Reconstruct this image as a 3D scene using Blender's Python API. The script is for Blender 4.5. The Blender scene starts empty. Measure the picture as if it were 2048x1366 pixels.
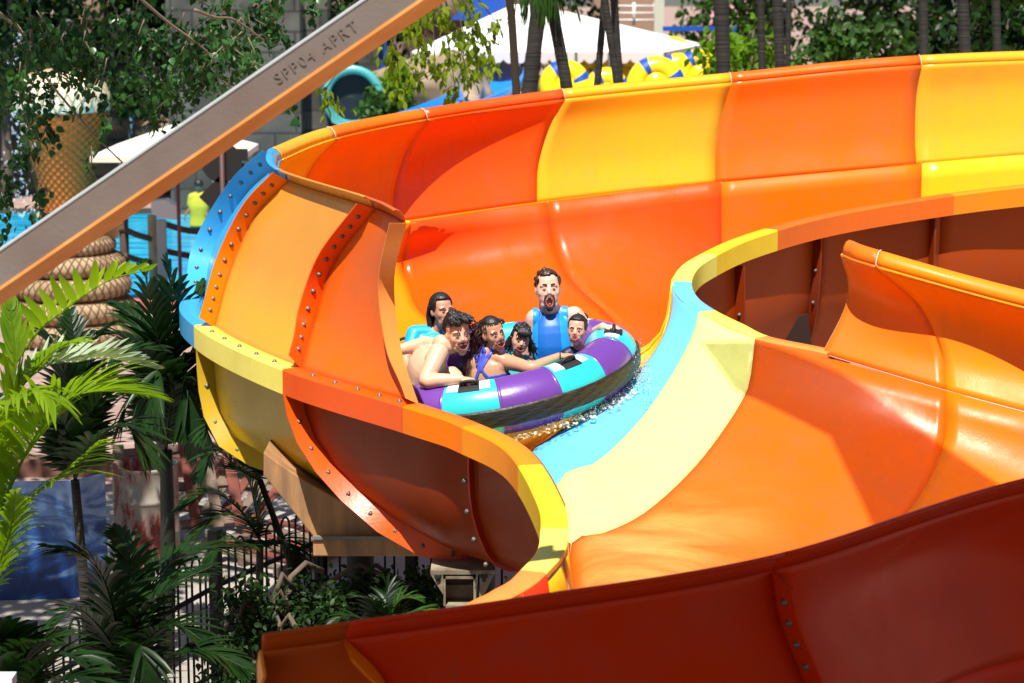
import bpy, bmesh, math, random
import numpy as np
from mathutils import Vector, Matrix, Quaternion
R = math.radians
random.seed(7)
C = bpy.context.scene.collection
# ------------------------------------------------------------------ camera, sky, sun, exposure
F, PITCH, CAMH = 4300.0, R(10.0), 5.2          # focal length in photo pixels (2048 wide), downward pitch, height
sc = bpy.context.scene
cd = bpy.data.cameras.new('camera'); cam = bpy.data.objects.new('camera', cd); C.objects.link(cam)
cam.location = (0, 0, CAMH); cam.rotation_euler = (R(90) - PITCH, 0, 0)
cd.sensor_width = 36; cd.lens = 36 * F / 2048; cd.clip_end = 400; cd.clip_start = .1
cd.dof.use_dof = True; cd.dof.focus_distance = 13.4; cd.dof.aperture_fstop = 3.4
sc.camera = cam
SUN_EL, SUN_AZ = R(64), R(-170)                # azimuth: 0 = +Y (away from the camera), positive towards +X
sd = Vector((math.sin(SUN_AZ) * math.cos(SUN_EL), math.cos(SUN_AZ) * math.cos(SUN_EL), math.sin(SUN_EL)))
w = bpy.data.worlds.new('World'); sc.world = w; w.use_nodes = True
nt = w.node_tree; sky = nt.nodes.new('ShaderNodeTexSky'); sky.sky_type = 'NISHITA'; sky.sun_disc = False
sky.sun_elevation = SUN_EL; sky.sun_rotation = SUN_AZ
nt.links.new(sky.outputs[0], nt.nodes['Background'].inputs[0]); nt.nodes['Background'].inputs[1].default_value = 0.062
sl = bpy.data.lights.new('sun', 'SUN'); sl.energy = 5.0; sl.angle = R(.5); sl.color = (1, .95, .87)
so = bpy.data.objects.new('sun', sl); C.objects.link(so); so.rotation_euler = sd.to_track_quat('Z', 'Y').to_euler()
sc.view_settings.view_transform = 'Standard'; sc.view_settings.look = 'None'; sc.view_settings.exposure = 0.62
sc.cycles.max_bounces = 8; sc.cycles.transparent_max_bounces = 6; sc.cycles.sample_clamp_indirect = 6
sc.cycles.caustics_reflective = False; sc.cycles.caustics_refractive = False

# ------------------------------------------------------------------ helpers
FW = np.array((0, math.cos(PITCH), -math.sin(PITCH))); UP = np.array((0, math.sin(PITCH), math.cos(PITCH)))
def P(px, py, d):
    "world point on the sight line of photo pixel (px, py) at distance d in front of the viewer"
    v = np.array((1., 0, 0)) * (px - 1024) / F - UP * (py - 683) / F + FW
    return np.array((0, 0, CAMH)) + v * (d / v[1])
def PZ(px, py, z):
    v = np.array((1., 0, 0)) * (px - 1024) / F - UP * (py - 683) / F + FW
    return np.array((0, 0, CAMH)) + v * ((z - CAMH) / v[2])
def W(*a): return np.array(a, float)
def px(p):
    q = np.array(p) - np.array((0, 0, CAMH)); t = q @ FW
    return (1024 + F * q[0] / t, 683 - F * (q @ UP) / t)

def srgb(r, g, b):
    return tuple(((c / 255) / 12.92 if c <= 10 else (((c / 255) + .055) / 1.055) ** 2.4) for c in (r, g, b)) + (1,)
def mat(name, col, rough=.5, metal=0, coat=0, noise=0, nscale=6, bump=0, bscale=40, col2=None, spec=.5, trans=0, stretch=None, emit=None, sss=0, coords='Object', alpha=1):
    m = bpy.data.materials.new(name); m.use_nodes = True; t = m.node_tree; b = t.nodes['Principled BSDF']
    c = tuple(col)[:3] + (1,)
    b.inputs['Base Color'].default_value = c; b.inputs['Roughness'].default_value = rough; b.inputs['Metallic'].default_value = metal
    b.inputs['Specular IOR Level'].default_value = spec
    if coat: b.inputs['Coat Weight'].default_value = coat; b.inputs['Coat Roughness'].default_value = .08
    if trans: b.inputs['Transmission Weight'].default_value = trans; b.inputs['IOR'].default_value = 1.33
    if sss: b.inputs['Subsurface Weight'].default_value = sss; b.inputs['Subsurface Radius'].default_value = (.02, .008, .004)
    if noise or bump:
        tc = t.nodes.new('ShaderNodeTexCoord'); src = tc.outputs[coords]
        if stretch:
            mp = t.nodes.new('ShaderNodeMapping'); mp.inputs['Scale'].default_value = stretch; t.links.new(src, mp.inputs[0]); src = mp.outputs[0]
    if noise:
        n = t.nodes.new('ShaderNodeTexNoise'); n.inputs['Scale'].default_value = nscale; n.inputs['Detail'].default_value = 6; n.inputs['Roughness'].default_value = .6
        t.links.new(src, n.inputs['Vector'])
        rp = t.nodes.new('ShaderNodeValToRGB'); rp.color_ramp.elements[0].position = .35; rp.color_ramp.elements[1].position = .68
        t.links.new(n.outputs['Fac'], rp.inputs[0])
        c2 = tuple(col2)[:3] + (1,) if col2 else tuple(x * (1 - noise) for x in c[:3]) + (1,)
        rp.color_ramp.elements[0].color = c2; rp.color_ramp.elements[1].color = c
        t.links.new(rp.outputs[0], b.inputs['Base Color'])
    if bump:
        n2 = t.nodes.new('ShaderNodeTexNoise'); n2.inputs['Scale'].default_value = bscale; n2.inputs['Detail'].default_value = 4
        t.links.new(src, n2.inputs['Vector'])
        bp = t.nodes.new('ShaderNodeBump'); bp.inputs['Strength'].default_value = bump; bp.inputs['Distance'].default_value = .02
        t.links.new(n2.outputs['Fac'], bp.inputs['Height']); t.links.new(bp.outputs[0], b.inputs['Normal'])
    if emit: b.inputs['Emission Color'].default_value = tuple(emit)[:3] + (1,); b.inputs['Emission Strength'].default_value = 1
    return m

def link(name, me, m, parent=None, smooth=True):
    o = bpy.data.objects.new(name, me); C.objects.link(o)
    if m is not None:
        for q in (m if isinstance(m, (list, tuple)) else [m]): me.materials.append(q)
    if smooth and len(me.polygons): me.polygons.foreach_set('use_smooth', [True] * len(me.polygons))
    if parent is not None:
        o.parent = parent; o.matrix_parent_inverse = Matrix.Translation(-parent.location) if parent.parent is None else Matrix()
    return o
def tag(o, label, cat, group=None, kind=None):
    if label: o['label'] = label
    if cat: o['category'] = cat
    if group: o['group'] = group
    if kind: o['kind'] = kind
    return o
def empty(name, loc, label, cat, group=None):
    o = bpy.data.objects.new(name, None); C.objects.link(o); o.location = tuple(float(c) for c in loc); o.empty_display_size = .2
    return tag(o, label, cat, group)
def struct(o): o['kind'] = 'structure'; return o
class MB:
    "collects shapes, builds one mesh object"
    def __init__(s): s.v = []; s.f = []; s.mi = []
    def add(s, v, f, mi=0):
        k = len(s.v); s.v += [tuple(float(c) for c in p) for p in v]; s.f += [tuple(i + k for i in q) for q in f]; s.mi += [mi] * len(f); return s
    def grid(s, G, close_u=False, close_v=False, mi=0):
        G = np.asarray(G); n, m = G.shape[:2]; k = len(s.v); s.v += [tuple(p) for p in G.reshape(-1, 3)]
        for i in range(n if close_u else n - 1):
            for j in range(m if close_v else m - 1):
                a, b = i, (i + 1) % n; c, d = j, (j + 1) % m
                s.f.append((k + a * m + c, k + b * m + c, k + b * m + d, k + a * m + d)); s.mi.append(mi)
        return s
    def box(s, c, size, rz=0, M=None, bev=0, mi=0):
        x, y, z = (q / 2 for q in size); vs = [Vector((i * x, j * y, k * z)) for i in (-1, 1) for j in (-1, 1) for k in (-1, 1)]
        M = M or Matrix.Rotation(rz, 3, 'Z'); c = Vector(tuple(c))
        return s.add([c + M @ v for v in vs], [(0, 1, 3, 2), (4, 6, 7, 5), (0, 4, 5, 1), (2, 3, 7, 6), (0, 2, 6, 4), (1, 5, 7, 3)], mi)
    def tube(s, pts, r, n=10, caps=True, mi=0):
        pts = [np.array(p, float) for p in pts]; r = [r] * len(pts) if np.isscalar(r) else r
        rings = []; prev = None
        for i, p in enumerate(pts):
            t = pts[min(i + 1, len(pts) - 1)] - pts[max(i - 1, 0)]; t = t / (np.linalg.norm(t) + 1e-9)
            if prev is None:
                a = np.cross(t, (0, 0, 1.)); a = a if np.linalg.norm(a) > .1 else np.cross(t, (0, 1., 0))
            else: a = prev - t * (prev @ t)
            a = a / (np.linalg.norm(a) + 1e-9); b = np.cross(t, a); prev = a
            rings.append([p + r[i] * (a * math.cos(2 * math.pi * j / n) + b * math.sin(2 * math.pi * j / n)) for j in range(n)])
        k = len(s.v); s.grid(rings, close_v=True, mi=mi)
        if caps:
            s.f.append(tuple(k + j for j in range(n))[::-1]); s.mi.append(mi)
            e = k + (len(pts) - 1) * n; s.f.append(tuple(e + j for j in range(n))); s.mi.append(mi)
        return s
    def ball(s, c, r, n=12, m=8, M=None, mi=0):
        r = (r, r, r) if np.isscalar(r) else r; c = np.array(c, float); G = []
        for i in range(m + 1):
            th = math.pi * i / m
            row = [np.array((math.sin(th) * math.cos(2 * math.pi * j / n) * r[0], math.sin(th) * math.sin(2 * math.pi * j / n) * r[1], math.cos(th) * r[2])) for j in range(n)]
            if M is not None: row = [np.array(M @ Vector(q)) for q in row]
            G.append([c + q for q in row])
        return s.grid(G, close_v=True, mi=mi)
    def prism(s, poly, depth, mi=0):
        "poly: list of 3D points, depth: vector"
        n = len(poly); a = [np.array(p, float) for p in poly]; b = [p + np.array(depth) for p in a]
        return s.add(a + b, [tuple(range(n))[::-1], tuple(range(n, 2 * n))] + [(i, (i + 1) % n, n + (i + 1) % n, n + i) for i in range(n)], mi)
    def build(s, name, m=None, parent=None, smooth=True, weld=False):
        me = bpy.data.meshes.new(name); me.from_pydata(s.v, [], s.f); me.validate()
        o = link(name, me, m, parent, smooth)
        if isinstance(m, (list, tuple)) and len(me.polygons) == len(s.mi): me.polygons.foreach_set('material_index', s.mi)
        bm = bmesh.new(); bm.from_mesh(me)
        if weld: bmesh.ops.remove_doubles(bm, verts=bm.verts, dist=1e-5)
        bmesh.ops.recalc_face_normals(bm, faces=bm.faces); bm.to_mesh(me); bm.free()
        return o
def autosmooth(o, ang=35):
    me = o.data; bm = bmesh.new(); bm.from_mesh(me)
    for e in bm.edges: e.smooth = not (len(e.link_faces) == 2 and e.calc_face_angle(0) > R(ang))
    bm.to_mesh(me); bm.free(); return o
def mod_bevel(o, w, seg=2):
    m = o.modifiers.new('bevel', 'BEVEL'); m.width = w; m.segments = seg; m.limit_method = 'ANGLE'; m.angle_limit = R(40); return o
def solid(o, t, off=-1):
    m = o.modifiers.new('thick', 'SOLIDIFY'); m.thickness = t; m.offset = off; return o
def crpt(pts, u):
    "Catmull-Rom through pts (list of arrays of any shape) at real parameter u"
    n = len(pts); i = min(max(int(math.floor(u)), 0), n - 2); t = u - i
    p1, p2 = pts[i], pts[i + 1]; p0 = pts[i - 1] if i else 2 * p1 - p2; p3 = pts[i + 2] if i + 2 < n else 2 * p2 - p1
    return .5 * (2 * p1 + (p2 - p0) * t + (2 * p0 - 5 * p1 + 4 * p2 - p3) * t * t + (3 * p1 - p0 - 3 * p2 + p3) * t ** 3)
def resamp(pts, m):
    "smooth curve through pts, m points equally spaced along it"
    pts = [np.array(p, float) for p in pts]
    D = np.array([crpt(pts, u) for u in np.linspace(0, len(pts) - 1, (len(pts) - 1) * 12 + 1)])
    L = np.concatenate([[0], np.cumsum(np.linalg.norm(np.diff(D, axis=0), axis=1))])
    s = np.linspace(0, L[-1], m); return np.array([[np.interp(x, L, D[:, k]) for k in range(D.shape[1])] for x in s])
# ------------------------------------------------------------------ gelcoat fibreglass
def gel(name, rgb, wet=0, rough=.29, spec=.35):
    m = bpy.data.materials.new(name); m.use_nodes = True; t = m.node_tree; b = t.nodes['Principled BSDF']
    tc = t.nodes.new('ShaderNodeTexCoord'); n = t.nodes.new('ShaderNodeTexNoise'); n.inputs['Scale'].default_value = 2.2; n.inputs['Detail'].default_value = 7; n.inputs['Roughness'].default_value = .65
    t.links.new(tc.outputs['Object'], n.inputs['Vector'])
    mx = t.nodes.new('ShaderNodeMix'); mx.data_type = 'RGBA'; mx.inputs[6].default_value = tuple(rgb) + (1,)
    mx.inputs[7].default_value = tuple(c * .86 + .012 for c in rgb) + (1,)
    mr = t.nodes.new('ShaderNodeMapRange'); mr.inputs[1].default_value = .45; mr.inputs[2].default_value = .7; t.links.new(n.outputs['Fac'], mr.inputs[0]); t.links.new(mr.outputs[0], mx.inputs[0])
    mp = t.nodes.new('ShaderNodeMapping'); mp.inputs['Scale'].default_value = (5, 5, .7); t.links.new(tc.outputs['Object'], mp.inputs[0])
    ns = t.nodes.new('ShaderNodeTexNoise'); ns.inputs['Scale'].default_value = 2.4; ns.inputs['Detail'].default_value = 9; ns.inputs['Roughness'].default_value = .72; t.links.new(mp.outputs[0], ns.inputs['Vector'])
    ms = t.nodes.new('ShaderNodeMapRange'); ms.inputs[1].default_value = .52; ms.inputs[2].default_value = .74; ms.inputs[4].default_value = .42; t.links.new(ns.outputs['Fac'], ms.inputs[0])
    m3 = t.nodes.new('ShaderNodeMix'); m3.data_type = 'RGBA'; t.links.new(ms.outputs[0], m3.inputs[0]); t.links.new(mx.outputs[2], m3.inputs[6]); m3.inputs[7].default_value = tuple(c * .72 + .025 for c in rgb) + (1,)
    t.links.new(m3.outputs[2], b.inputs['Base Color'])
    r2 = t.nodes.new('ShaderNodeMapRange'); r2.inputs[1].default_value = .3; r2.inputs[2].default_value = .7; r2.inputs[3].default_value = rough * .7; r2.inputs[4].default_value = rough * 1.5
    t.links.new(n.outputs['Fac'], r2.inputs[0]); t.links.new(r2.outputs[0], b.inputs['Roughness'])
    b.inputs['Specular IOR Level'].default_value = spec
    n2 = t.nodes.new('ShaderNodeTexNoise'); n2.inputs['Scale'].default_value = 55 if not wet else 26; n2.inputs['Detail'].default_value = 3; t.links.new(tc.outputs['Object'], n2.inputs['Vector'])
    bp = t.nodes.new('ShaderNodeBump'); bp.inputs['Strength'].default_value = .045; bp.inputs['Distance'].default_value = .02
    t.links.new(n2.outputs['Fac'], bp.inputs['Height']); t.links.new(bp.outputs[0], b.inputs['Normal'])
    return m
G = dict(
    red=gel('gelcoat_red_orange', (.80, .085, .002)), org=gel('gelcoat_orange', (.80, .16, .002), rough=.36, spec=.22),
    rust=gel('gelcoat_burnt_orange', (.78, .13, .003)), amb=gel('gelcoat_amber', (.80, .24, .004), rough=.36, spec=.22),
    yel=gel('gelcoat_golden_yellow', (.86, .55, .012)), sky=gel('gelcoat_sky_blue', (.14, .50, .78)), crm=gel('gelcoat_cream_yellow', (.93, .93, .26)), lem=gel('gelcoat_lemon', (.88, .74, .12)), blu=gel('gelcoat_blue', (.05, .36, .68)),
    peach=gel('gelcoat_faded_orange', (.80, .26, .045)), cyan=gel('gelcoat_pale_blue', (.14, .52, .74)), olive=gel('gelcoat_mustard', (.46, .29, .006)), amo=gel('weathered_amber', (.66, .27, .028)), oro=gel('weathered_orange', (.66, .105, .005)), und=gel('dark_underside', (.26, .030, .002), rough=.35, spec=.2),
    dred=gel('gelcoat_deep_red', (.45, .032, .003)), back=gel('gelcoat_dark_red_back', (.62, .030, .001), rough=.35, spec=.14), brn=gel('brown_laminate_back', (.42, .055, .002), rough=.4, spec=.14), gold=gel('gelcoat_deep_gold', (.80, .40, .012)), flr=gel('gelcoat_floor_orange', (.80, .115, .004), wet=1, rough=.36, spec=.22))  # flr is an even red-orange base, back a deeper red
SEAM = mat('sealant', (.88, .55, .42), .5)
STEEL = mat('bolt_steel', (.16, .14, .12), .5, .6)
slide = empty('water_slide', (0, 13, 0), 'huge orange and yellow fibreglass raft slide winding in an S with high banked walls', 'water slide')

def prof(O, I, h, n=9, pw=2.7):
    return [O + (I - O) * s - W(0, 0, 1) * h * (1 - abs(2 * s - 1) ** pw) ** (1 / pw) for s in (.0, .015, .06, .18, .36, .5, .64, .82, .94, .985, 1)]
# lower trough: cross-sections from the outer rim O across the floor to the inner rim I
L = [
 prof(P(2350, 283, 20), P(2350, 340, 17.6), 1.55),
 prof(P(1843, 328, 19.5), P(1880, 392, 17.0), 1.5),
 prof(P(1442, 365, 19.3), P(1640, 432, 16.6), 1.4),
 [P(1095, 405, 19), P(1105, 480, 18.95), P(1140, 560, 18.55), P(1230, 650, 17.5), W(0.95, 16.7, 1.95), W(1.3, 15.9, 1.85), W(1.33, 15.55, 2.3), P(1385, 520, 15.5)],
 [P(820, 445, 18.4), P(803, 510, 18.5), P(815, 570, 18.3), P(860, 645, 17.6), W(0.3, 16.2, 2.0), W(1.05, 15.5, 2.05), W(1.16, 15.25, 2.5), P(1360, 540, 15.2)],
 prof(P(570, 490, 17.2), P(1351, 553, 15.1), .85),
 prof(P(408, 590, 15.5), P(1347, 560, 15.0), .82),
 [P(430, 655, 14.3), W(-1.99, 14.3, 2.2), W(-1.8, 14.3, 2.02), W(-1.3, 14.38, 1.97), W(-.4, 14.55, 1.95), W(.5, 14.8, 2.1), W(1.0, 14.93, 2.5), P(1346, 564, 14.96)],
 [P(602, 738, 13.0), W(-1.28, 13.02, 2.25), W(-1.12, 13.12, 1.98), W(-.7, 13.35, 1.9), W(-.1, 13.8, 2.05), W(.6, 14.5, 2.2), W(1.02, 14.85, 2.55), P(1346, 567, 14.93)],
 [P(838, 810, 12.15), W(-.53, 12.17, 2.2), W(-.43, 12.35, 1.82), W(-.15, 12.8, 1.9), W(.2, 13.4, 2.2), W(.72, 14.05, 2.42), W(1.05, 14.8, 2.6), P(1346, 570, 14.91)],
 [P(960, 852, 11.85), W(-.2, 11.95, 2.1), W(-.15, 12.25, 1.74), W(-.02, 12.7, 1.98), P(1070, 902, 13.05), P(1130, 863, 13.15), P(1214, 804, 13.42), P(1287, 739, 13.85), P(1329, 675, 14.25), P(1346, 620, 14.62), P(1347, 573, 14.9)],
 [P(1060, 905, 11.4), W(.08, 11.55, 2.0), W(.15, 12.0, 1.72), P(1120, 965, 12.45), P(1195, 927, 12.75), P(1281, 843, 13.25), P(1341, 759, 13.7), P(1378, 694, 13.98), P(1394, 655, 14.13), P(1400, 627, 14.25)],
 [P(1125, 1010, 10.6), W(.26, 10.85, 1.95), W(.34, 11.25, 1.8), P(1145, 1090, 11.72), P(1215, 1068, 11.9), P(1300, 1022, 12.2), P(1405, 920, 12.75), P(1490, 795, 13.35), P(1506, 730, 13.55), P(1512, 680, 13.65)],
 [P(1133, 1075, 10.15), W(.35, 10.35, 1.95), W(.52, 10.7, 1.86), P(1300, 1150, 11.3), P(1480, 1080, 11.9), P(1610, 980, 12.4), P(1690, 850, 13.0), P(1700, 730, 13.3)],
 [P(1125, 1110, 9.95), W(.36, 10.0, 1.9), W(.7, 10.15, 1.74), W(1.15, 10.7, 1.74), P(1640, 1170, 11.6), P(1805, 1040, 12.2), P(1885, 900, 12.8), P(1893, 782, 13.0)],
 prof(P(1100, 1140, 9.75), P(2300, 895, 12.4), .72),
 prof(P(1075, 1165, 9.6), W(4.3, 11.3, 2.25), .72),
 prof(P(1040, 1188, 9.5), W(3.9, 10.0, 2.15), .72),
 prof(P(1000, 1208, 9.4), W(2.2, 9.35, 2.1), .72),
 prof(P(860, 1275, 9.2), W(1.2, 8.4, 2.05), .7),
 prof(W(-1.2, 9.1, 1.95), W(-.9, 7.65, 1.9), .6),
]
NP = 33
LS = [resamp(p, NP) for p in L]
def loft(S, a, b, n):
    return np.array([crpt(S, u) for u in np.linspace(a, b, n)])
def rail(S, k, a, b, n): return np.array([crpt(S, u)[k] for u in np.linspace(a, b, n)])
def seam(pts, name='seam', r=.0048, m=SEAM):
    return MB().tube(pts, r, 5).build(name, m, slide)
lower_cols = ['lem', 'org', 'red', 'red', 'amb', 'yel', 'blu', 'olive', 'dred', 'red', 'lem', 'blu', 'lem', 'red', 'red', 'amb', 'org', 'red', 'red', 'amb']
# colour zones do not all coincide with the control stations: (from, to, colour)
ZL = [(0, 1, 'yel'), (1, 2, 'org'), (2, 3, 'red'), (3, 4, 'red'), (4, 5, 'amb'), (5, 6, 'yel'), (6, 8, 'yel'), (8, 10, 'lem'),
      (10, 11, 'sky'), (11, 12, 'crm'), (12, 14, 'flr'), (14, 14.6, 'org'), (14.6, 15.5, 'org'), (15.5, 17, 'back'), (17, 18.5, 'back'), (18.5, 20, 'back')]
KW = 13                                  # the first KW rows of a section are the outer side wall
def slant(u, amt): return lambda k: u + amt * (min(k, KW) / KW) ** 2.3
def side_zone(fa, fb, c, name='side_panel', KW=KW):
    n = 26; g = np.array([[crpt(LS, fa(k) + (fb(k) - fa(k)) * i / (n - 1))[k] for k in range(KW + 1)] for i in range(n)])
    o = MB().grid(g).build(name, G[c], slide); solid(o, .016, -1)
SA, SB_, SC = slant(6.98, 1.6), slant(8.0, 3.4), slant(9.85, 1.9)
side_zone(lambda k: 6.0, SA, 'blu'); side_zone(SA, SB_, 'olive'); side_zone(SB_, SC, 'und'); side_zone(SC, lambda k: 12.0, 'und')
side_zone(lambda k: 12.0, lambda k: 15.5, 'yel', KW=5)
for a, b, c in ZL:
    g = loft(LS, a, b, max(6, int((b - a) * 14)))
    if a < 5:
        o = MB().grid(g[:, 22:]).build('side_panel', G['brn'], slide); solid(o, .016, -1); g = g[:, :23]
    if 6 <= a < 12: g = g[:, KW:]
    elif 12 <= a < 15.5: g = g[:, 5:]
    o = MB().grid(g).build('trough_panel', G[c], slide); solid(o, .016, -1)
for u in (1, 2, 3, 4, 14):
    c = crpt(LS, u); seam(c[:, :] + W(0, -.004, .004))
# rims: flat flange on top, skirt outside
def rim(path, side, col, name='rim', wd=.13, hd=.145):
    t = np.gradient(path, axis=0); t[:, 2] = 0; t /= np.linalg.norm(t, axis=1)[:, None]
    out = np.stack([t[:, 1], -t[:, 0], 0 * t[:, 0]], 1) * side; z = W(0, 0, 1)
    pr = [(-.006, -.02), (-.006, .006), (.004, .014), (wd - .012, .014), (wd, .004), (wd, -hd), (wd - .012, -hd), (wd - .014, -.01)]
    g = np.array([[p + o * a + z * b for a, b in pr] for p, o in zip(path, out)])
    m = MB().grid(g); n = len(pr); k = (len(path) - 1) * n
    m.f += [tuple(range(n)), tuple(k + i for i in range(n))]; m.mi += [0, 0]
    ob = m.build(name, G[col], slide); autosmooth(ob, 40); return ob, out
ORIM = [(0, 1, 'yel'), (1, 4, 'org'), (4, 5.4, 'yel'), (5.4, 6.95, 'blu'), (6.95, 8, 'lem'), (8, 9, 'red'), (9, 10, 'org'), (10, 11.3, 'amb'), (11.3, 12.75, 'yel'), (12.75, 15.4, 'lem'), (15.4, 18.6, 'peach'), (18.6, 20, 'org')]
for a, b, c in ORIM:
    rim(rail(LS, 0, a, b - .004, max(5, int((b - a) * 14))), 1, c)
IP = [P(2350, 340, 17.6), P(2100, 366, 17.25), P(1880, 392, 17.0), P(1640, 432, 16.6), P(1480, 476, 16.0), P(1385, 520, 15.5), P(1354, 546, 15.18), P(1347, 573, 14.9), P(1362, 600, 14.58), P(1400, 627, 14.25), P(1450, 652, 13.95), P(1512, 680, 13.65), P(1646, 708, 13.4), P(1700, 730, 13.3)]
for a, b, c in [(0, 1.95, 'amb'), (1.95, 3, 'rust'), (3, 3.65, 'rust'), (3.65, 4.75, 'yel'), (4.75, 6.75, 'lem'), (6.75, 9, 'cyan'), (9, 11, 'lem'), (11, 12.1, 'peach')]:
    rim(np.array([crpt(IP, u) for u in np.linspace(a, b - .004, max(6, int((b - a) * 10)))]), -1, c)

# bolts
def bolt_mesh():
    m = MB(); ring = lambda r, z, n=10: [(r * math.cos(2 * math.pi * i / n), r * math.sin(2 * math.pi * i / n), z) for i in range(n)]
    m.grid([ring(.017, 0), ring(.017, .004), ring(.012, .0045), ring(.011, .011), ring(.007, .015), ring(.0005, .016)], close_v=True)
    me = bpy.data.meshes.new('bolt'); me.from_pydata(m.v, [], m.f); me.materials.append(STEEL)
    me.polygons.foreach_set('use_smooth', [True] * len(me.polygons)); return me
BOLT = bolt_mesh()
nbolt = 0
def bolt(parent, p, nrm, off=0):
    global nbolt
    if nbolt >= 99: return
    nbolt += 1
    o = bpy.data.objects.new('bolt', BOLT); C.objects.link(o); o.parent = parent
    q = Vector(nrm).to_track_quat('Z', 'Y'); o.rotation_mode = 'QUATERNION'; o.rotation_quaternion = q
    o.matrix_parent_inverse = Matrix()
    o.location = tuple(float(c) for c in (p + np.array(nrm) * off)); return o
def norms(S, u, k0=0, k1=None):
    "outward normals along section u (a number, or a function of the row)"
    f = u if callable(u) else (lambda k: u); K = range(len(S[0]))
    a, b, c = (np.array([crpt(S, min(max(f(k) + e, 0), len(S) - 1))[k] for k in K]) for e in (-.04, 0, .04))
    tu = c - a; tv = np.gradient(b, axis=0); n = np.cross(tu, tv); return b, n / (np.linalg.norm(n, axis=1)[:, None] + 1e-9), tu / (np.linalg.norm(tu, axis=1)[:, None] + 1e-9)
def rib(S, u, sign, k0, k1, col, wd=.12, thick=.014, nb=0, face=1, boff=.55, skip=0):
    "plate standing out from the sheet along section u; bolts on the face turned to the viewer"
    b, n, t = norms(S, u); b = b[k0:k1]; n = n[k0:k1] * sign; t = t[k0:k1] * face
    m = MB(); th = t * thick
    taper = np.ones(len(b)) * wd
    g = np.array([[p - q * .003, p + q * w_, p + q * w_ + h, p - q * .003 + h] for p, q, w_, h in zip(b, n, taper, th)])
    m.grid(g, close_v=True); k = (len(b) - 1) * 4; m.f += [(0, 1, 2, 3), (k, k + 1, k + 2, k + 3)]; m.mi += [0, 0]
    o = m.build('rib_flange', G[col], slide, smooth=True); autosmooth(o, 30)
    if nb:
        D = resamp(b + n * wd * boff + th, nb + 2)[1 + skip:-1]; 
        idx = np.linspace(0, len(b) - 1, nb + 2).astype(int)[1 + skip:-1]
        for p, i in zip(D, idx):
            bolt(o, p, t[i], .001)
    return o

# ------------------------------------------------------------------ high outer wall of the first bend
E = [
 [P(2350, 283, 20), P(2342, 230, 20.08), P(2342, 160, 20.14), P(2352, 112, 20.12)],
 [P(1832, 329, 19.5), P(1829, 270, 19.6), P(1832, 190, 19.66), P(1843, 130, 19.64)],
 [P(1430, 366, 19.3), P(1431, 300, 19.4), P(1446, 220, 19.46), P(1463, 165, 19.44)],
 [P(1073, 406, 19.0), P(1076, 330, 19.1), P(1100, 250, 19.15), P(1130, 198, 19.12)],
 [P(781, 448, 18.35), P(788, 370, 18.45), P(815, 290, 18.5), P(855, 238, 18.42)],
 [P(585, 486, 17.3), P(592, 400, 17.45), P(625, 325, 17.42), P(672, 276, 17.25)],
 [P(475, 530, 16.4), P(480, 440, 16.7), P(520, 355, 16.6), P(578, 312, 16.2)],
 [P(412, 590, 15.5), P(425, 500, 15.9), P(490, 390, 15.8), P(556, 328, 15.4)],
 [P(430, 655, 14.3), P(462, 540, 14.75), P(515, 430, 14.75), P(578, 362, 14.5)],
 [P(602, 738, 13.0), P(628, 640, 13.35), P(672, 520, 13.35), P(752, 418, 13.0)],
 [P(835, 808, 12.15), P(801, 700, 12.45), P(787, 560, 12.55), P(812, 446, 12.3)],
]
ES = [resamp(p, 25) for p in E]
def lip_rows(top, out):
    z = W(0, 0, 1); return [top, top + out * .012 + z * .045, top + out * .04 + z * .075, top + out * .075 + z * .085, top + out * .082 + z * .078, top + out * .075 + z * .068]
def wall_zone(S, a, b, col, parts=('wall_panel', 'lip'), side=1, lipw=1):
    g = loft(S, a, b, max(6, int((b - a) * 16)))
    o = MB().grid(g).build(parts[0], G[col], slide); solid(o, .014, -1)
    e = .001
    g = loft(S, a + e, b - e, max(6, int((b - a) * 16)))
    path = g[:, -1]; t = np.gradient(g[:, 0] * .5 + path * .5, axis=0); t[:, 2] = 0; t /= np.linalg.norm(t, axis=1)[:, None]
    out = np.stack([t[:, 1], -t[:, 0], 0 * t[:, 0]], 1) * side
    rows = np.array([[r_ * 1.0 for r_ in lip_rows(p, q * lipw)] for p, q in zip(path, out)])
    o2 = MB().grid(rows).build(parts[1], G[col], slide); solid(o2, .006, -1)
    return o, o2, rows
EZ = [(0, 1, 'gold'), (1, 2, 'rust'), (2, 3, 'gold'), (3, 4, 'red'), (4, 5, 'org'), (5, 6.3, 'gold'), (6.3, 8, 'blu'), (8, 9, 'amo'), (9, 10, 'oro')]
for a, b, c in EZ:
    o, o2, rows = wall_zone(ES, a, b, c)
    if a in (1, 2, 3, 4, 5): seam(np.concatenate([crpt(ES, a), rows[0][:5]]) + W(0, -.004, .003))
seam(rail(ES, 0, 0, 5, 60) + W(0, -.006, .004), 'seam')
rib(ES, 7.0, 1, 0, 25, 'blu', .15, nb=9, face=1)
rib(ES, 8.0, 1, 0, 25, 'org', .13, nb=11, face=1)
rib(ES, 9.0, 1, 0, 25, 'red', .13, nb=11, face=1)
# folded end return of the high wall
b, n, t = norms(ES, 10.0); wd = .10
g = np.array([[p + tt * .0, p + tt * .012 + q * .0, p + tt * .012 + q * wd, p + q * wd] for p, q, tt in zip(b, n, t)])
m = MB().grid(g, close_v=True); m.f += [(0, 1, 2, 3), (96, 97, 98, 99)]; m.mi += [0, 0]
autosmooth(m.build('end_return', G['peach'], slide), 30)
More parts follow.
